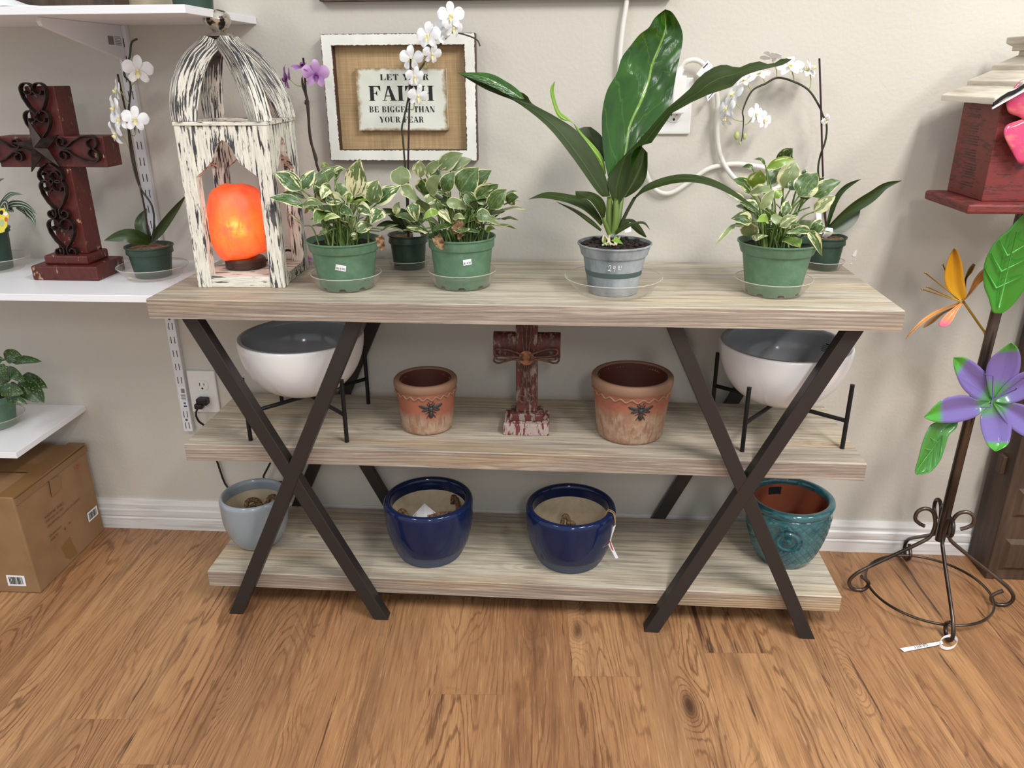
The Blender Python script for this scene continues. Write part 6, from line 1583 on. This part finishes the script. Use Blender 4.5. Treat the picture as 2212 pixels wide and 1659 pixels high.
# purple and green flower
FY_ = -.232
pf = MB(); ctr = P(2144, 865, y=FY_); pf.ball(ctr, .010, 12, 8, (1, .6, 1)); pf.tube([P(2130, 862, y=-.200), P(2138, 866, y=-.215), ctr], .004, 8, res=6)
pfo = pf.build('purple_flower', M['enamel_green'], fs, smooth=True)
pet = [
 ([(2140, 860), (2112, 863), (2087, 854), (2052, 857), (2025, 871), (1997, 900)], [(2140, 868), (2122, 890), (2099, 904), (2062, 913), (2021, 912), (1997, 902)], -.262),
 ([(2140, 866), (2118, 865), (2099, 857), (2077, 835), (2062, 798), (2060, 773)], [(2144, 862), (2142, 826), (2128, 804), (2108, 785), (2083, 772), (2061, 772)], -.255),
 ([(2141, 862), (2132, 830), (2130, 800), (2140, 775), (2163, 755), (2183, 740)], [(2148, 862), (2180, 835), (2201, 806), (2205, 773), (2198, 751), (2184, 740)], -.268),
 ([(2146, 861), (2172, 830), (2200, 808), (2230, 800), (2262, 806)], [(2148, 868), (2180, 872), (2212, 862), (2240, 842), (2263, 808)], -.262),
 ([(2150, 868), (2190, 870), (2225, 880), (2252, 905), (2262, 940)], [(2146, 872), (2160, 895), (2185, 925), (2220, 945), (2261, 941)], -.268),
 ([(2142, 870), (2120, 895), (2118, 915), (2123, 938), (2134, 962), (2150, 975)], [(2148, 870), (2172, 885), (2184, 915), (2184, 940), (2176, 962), (2151, 975)], -.275)]
for Lp, Rp, y1 in pet:
    b = MB(); b.leaf_edges(Lp, Rp, FY_ - .003, y1, dyL=-.008, dyR=-.008, mid=.5, dym=.004, nu=24, nv=8, bow=.006); b.build('petal', M['enamel_purple'], pfo, smooth=True, thick=.0012)
simple('enamel_violet', c(110, 92, 160), .2)
for pts in ([(2144, 864, 0), (2145.5, 812, .045), (2126, 808, .05)], [(2143, 866, 0), (2140, 880, .04), (2118, 880, .045)], [(2146, 863, 0), (2193, 842, .045), (2197, 838, .048)], [(2147, 864, 0), (2208, 818, .05), (2216, 816, .055)]):
    b = MB(); b.tube([P(px, py, y=FY_ - .004 - d_) for px, py, d_ in pts], .0014, 6); b.build('stamen', M['enamel_violet'], pfo, smooth=True)
# orange flower on its brass stem
OC = P(2080, 650, y=-.205)
of = MB(); of.tube([P(2133, 740, y=-.19), P(2127, 718, y=-.19), P(2118, 705, y=-.192), OC], .0026, 8, res=20); ofo = of.build('orange_flower', M['brass_stem'], fs, smooth=True)
for mt, Lp, Rp, y1, kw in (
  ('enamel_orange', [(2072, 651), (2048, 628), (2040, 601), (2045, 571), (2053, 549), (2060, 537)], [(2084, 646), (2088, 637), (2083, 603), (2078, 568), (2068, 543), (2061, 536)], -.235, dict(dym=.012)),
  ('enamel_brown', [(2083, 640), (2082, 612), (2090, 585), (2102, 569)], [(2086, 636), (2088, 604), (2100, 587), (2107, 572)], -.165, dict(dym=.01)),
  ('enamel_orange2', [(2082, 648), (2092, 632), (2104, 604), (2118, 586), (2128, 580)], [(2086, 646), (2098, 634), (2114, 614), (2124, 604), (2129, 582)], -.180, dict(dyR=-.015)),
  ('enamel_orange2', [(2075, 651), (2050, 661), (2022, 671), (1992, 690), (1966, 718), (1956, 732)], [(2068, 659), (2044, 667), (2022, 678), (1996, 696), (1968, 721), (1957, 732)], -.290, dict(dyR=-.012)),
  ('enamel_brown', [(2066, 661), (2040, 672), (2016, 685), (2000, 698), (1994, 707)], [(2060, 666), (2036, 680), (2020, 694), (2008, 702), (1996, 708)], -.245, dict(dyR=.012)),
  ('enamel_pinkorange', [(2076, 653), (2054, 670), (2036, 687), (2028, 700), (2030, 704)], [(2080, 655), (2066, 676), (2056, 695), (2044, 705), (2032, 705)], -.255, dict(dym=.008))):
    b = MB(); b.leaf_edges(Lp, Rp, -.205, y1, nu=18, nv=6, **kw); b.build('petal', M[mt], ofo, smooth=True, thick=.0010)
for a_, e_, dy in (((2076, 650), (1998, 589), -.03), ((2074, 651), (1992, 625), -.05), ((2074, 651), (2003, 620), -.035), ((2048, 600), (2037, 572), -.0)):
    b = MB(); b.tube([P(*a_, y=-.207), P(*e_, y=-.207 + dy)], .0013, 6); b.ball(P(*e_, y=-.207 + dy), .0021, 6, 5); b.build('stamen', M['brass_stem'], ofo, smooth=True)
# green metal leaves with embossed veins
gl = MB(); Lp = [(2150, 677), (2143, 672), (2136, 645), (2126, 620), (2124, 588), (2129, 561), (2144, 531), (2160, 512), (2176, 500), (2196, 477), (2232, 440)]
Rp = [(2162, 678), (2178, 668), (2196, 649), (2212, 627), (2226, 600), (2238, 570), (2247, 540), (2252, 510), (2252, 486), (2248, 462), (2234, 440)]
gl.leaf_edges(Lp, Rp, -.222, -.262, dyL=-.008, dyR=-.008, dym=.006, nu=34, nv=10)
glo = gl.build('green_leaf', M['enamel_green'], fs, smooth=True, thick=.0014)
veins = [((2152, 622), (2126, 578)), ((2152, 622), (2210, 596)), ((2163, 586), (2140, 546)), ((2163, 586), (2226, 556)), ((2176, 552), (2158, 518)), ((2176, 552), (2238, 516)), ((2158, 664), (2196, 500))]
simple('enamel_green_light', c(84, 164, 70), .2)
for a_, e_ in veins:
    t_ = lambda q: -.2235 - .040 * max(0, (677 - q[1]) / 237) - .0065
    b = MB(); b.tube([P(*a_, y=t_(a_)), P(*e_, y=t_(e_) - .003)], [.0016, .0010], 6); b.build('embossed_vein', M['enamel_green_light'], glo, smooth=True)
sm = MB(); sm.leaf_edges([(2056, 908), (2017, 914), (2004, 929), (1992, 958), (1985, 986), (1977, 1015), (1979, 1024)], [(2070, 908), (2066, 925), (2050, 941), (2040, 972), (2030, 997), (2009, 1020), (1981, 1025)], -.225, -.265, dyL=-.008, dyR=-.006, dym=.006, nu=26, nv=8)
smo = sm.build('green_leaf', M['enamel_green2'], fs, smooth=True, thick=.0012)
for a_, e_ in (((1981, 1015), (2036, 940)), ((2012, 975), (2008, 1018)), ((2024, 958), (2020, 1006)), ((2036, 940), (2032, 985)), ((2012, 972), (1990, 968)), ((2026, 955), (2000, 940))):
    t_ = lambda q: -.225 - .04 * (q[1] - 908) / 117 - .0055
    b = MB(); b.tube([P(*a_, y=t_(a_)), P(*e_, y=t_(e_))], .0008, 6); b.build('embossed_vein', M['enamel_green_light'], smo, smooth=True)
b = MB(); b.tube([P(2106, 872, y=-.195), P(2085, 895, y=-.21), P(2064, 910, y=-.225)], .003, 8, res=8); b.build('leaf_stalk', M['steel'], fs, smooth=True)
# birdhouse
ZP = .978
b = MB(); b.box(.885, 1.205, -.281, -.078, ZP - .020, ZP); pl_ = b.build('floor_board', M['red_house'], fs, bevel=.005)
XB0, XB1, YB0, YB1, ZB = .925, 1.165, -.247, -.092, 1.166
SLP = .62; XM = (XB0 + XB1) / 2; ZPK = ZB + (XM - XB0) * SLP
b = MB(); ol = [(XB0, ZP), (XB1, ZP), (XB1, ZB), (XM, ZPK), (XB0, ZB)]
b.prism(ol, (0, YB0, 0), Vector((1, 0, 0)), Vector((0, 0, 1)), Vector((0, 1, 0)), YB1 - YB0); wb_ = b.build('walls', M['red_house'], fs, bevel=.002)
b = MB(); rr_ = random.Random(3)
for zz0, n_, y0 in ((1.000, 9, -.205), (1.048, 5, -.195), (1.080, 4, -.190), (1.105, 3, -.185), (1.132, 4, -.180)):
    for k in range(n_):
        if rr_.random() < .12: continue
        b.box(XB0 - .0006, XB0 + .0004, y0 + rr_.uniform(0, .012), y0 + .055 + rr_.uniform(0, .02), zz0 + k * .0052, zz0 + k * .0052 + .0018)
o = b.build('carved_grooves', M['darkwood'], wb_)
for sg_ in (1, -1):
    for k in range(4):
        b = MB(); u0 = -.034 + .046 * k; u1 = u0 + .062
        x0, x1 = XB0 + u0, XB0 + u1; z0 = ZB + u0 * SLP + .012 + .004; z1 = ZB + u1 * SLP + .004
        if sg_ < 0: x0, x1 = 2 * XM - x0, 2 * XM - x1
        y0, y1 = -.285 + .003 * (k % 2), -.058 - .004 * (k % 2)
        th_b = .0125
        pts = [(x0, y0, z0), (x1, y0, z1), (x1, y1, z1), (x0, y1, z0), (x0, y0, z0 + th_b), (x1, y0, z1 + th_b), (x1, y1, z1 + th_b), (x0, y1, z0 + th_b)]
        if sg_ < 0: pts = [pts[i] for i in (1, 0, 3, 2, 5, 4, 7, 6)]
        b.hexa(pts); b.build('roof_board', M['shingle'], fs, bevel=.0025)
b = MB(); b.box(XM - .028, XM + .028, -.287, -.056, ZPK + .018, ZPK + .030); b.build('ridge_board', M['shingle'], fs, bevel=.002)
for sg_ in (1, -1):
    b = MB()
    xs = [XB0 - .036 + (XM - XB0 + .036) * k / 14 for k in range(15)]
    row0 = []
    for k, x in enumerate(xs):
        z = ZB + (x - XB0) * SLP + .014 + .0045 * abs(sin(k * pi / 3.4)); xx = x if sg_ > 0 else 2 * XM - x
        row0.append([(xx, -.2895, z), (xx, -.2895, z + .0075), (xx, -.2865, z + .0075), (xx, -.2865, z)])
    b.grid(row0, closed_v=True); b.build('gable_trim', M['black_metal' if sg_ < 0 else 'black_metal'], fs)
    b = MB()
    for k in range(14):
        pass
    xa, xb_ = (XB0 - .036, XM) if sg_ > 0 else (2 * XM - XB0 + .036, XM)
    z_a, z_b = ZB - .036 * SLP + .010, ZPK + .010
    b.hexa([(min(xa, xb_), -.2900, z_a if xa < xb_ else z_b), (max(xa, xb_), -.2900, z_b if xa < xb_ else z_a), (max(xa, xb_), -.286, z_b if xa < xb_ else z_a), (min(xa, xb_), -.286, z_a if xa < xb_ else z_b),
            (min(xa, xb_), -.2900, (z_a if xa < xb_ else z_b) + .004), (max(xa, xb_), -.2900, (z_b if xa < xb_ else z_a) + .004), (max(xa, xb_), -.286, (z_b if xa < xb_ else z_a) + .004), (min(xa, xb_), -.286, (z_a if xa < xb_ else z_b) + .004)])
    b.build('gable_edge', M['white_metal'], fs)
pk = MB(); PCn = P(2243, 252, y=-.258); pk.ball(PCn, .012, 12, 8, (1, .6, 1)); pko = pk.build('pink_flower', M['brass_stem'], fs, smooth=True)
for Lp, Rp in (([(2236, 258), (2218, 262), (2200, 252), (2180, 244), (2174, 228), (2178, 214)], [(2238, 246), (2225, 200), (2212, 172), (2198, 180), (2186, 196), (2179, 212)]),
               ([(2238, 256), (2215, 256), (2195, 262), (2175, 270), (2168, 285), (2172, 300)], [(2244, 262), (2236, 320), (2218, 352), (2202, 353), (2190, 335), (2174, 304)]),
               ([(2240, 246), (2236, 200), (2240, 165), (2262, 150), (2290, 158)], [(2248, 248), (2272, 230), (2298, 205), (2300, 180), (2292, 160)]),
               ([(2248, 252), (2280, 240), (2306, 250), (2316, 275)], [(2247, 258), (2270, 290), (2296, 300), (2315, 278)]),
               ([(2244, 260), (2250, 310), (2262, 345), (2285, 350)], [(2250, 258), (2280, 285), (2300, 315), (2288, 348)])):
    b = MB(); b.leaf_edges(Lp, Rp, -.256, -.268, dyL=-.006, dyR=-.006, dym=-.012, nu=22, nv=8); b.build('petal', M['enamel_pink'], pko, smooth=True, thick=.0012)
# price tag looped on the front foot
b = MB(); b.poly([P(1944, 1400.5, z=.005), P(1953, 1408, z=.003), P(2026, 1393.5, z=.006), P(2022, 1387, z=.008)])
ring = []; RC = P(2047, 1393, z=.010)
n_ = 28; rows = []
for k in range(n_):
    a_ = 2 * pi * k / n_; q = RC + Vector((.0175 * cos(a_), .0105 * sin(a_), .004 + .010 * sin(a_ + .6)))
    rows.append([q, q + Vector((0.001, 0, .0075))])
b.grid(rows, closed_u=True)
b.poly([P(2020, 1388, z=.008), P(2026, 1393, z=.006), P(2038, 1390, z=.010), P(2034, 1384, z=.013)])
pt = tag(b.build('price_tag', M['paper_white'], thick=.0004), 'white price tag looped around the front foot of the flower stake', 'tag')
b = MB(); p0, p1 = P(1978, 1401, z=.0065), P(2006, 1395, z=.0085); d = p1 - p0
put_text(b, '129.95', .009, p0, d.normalized(), Vector((-d.y, d.x, 0)).normalized() + Vector((0, 0, .3)), d.length); b.build('tag_print', M['ink_grey'], pt)
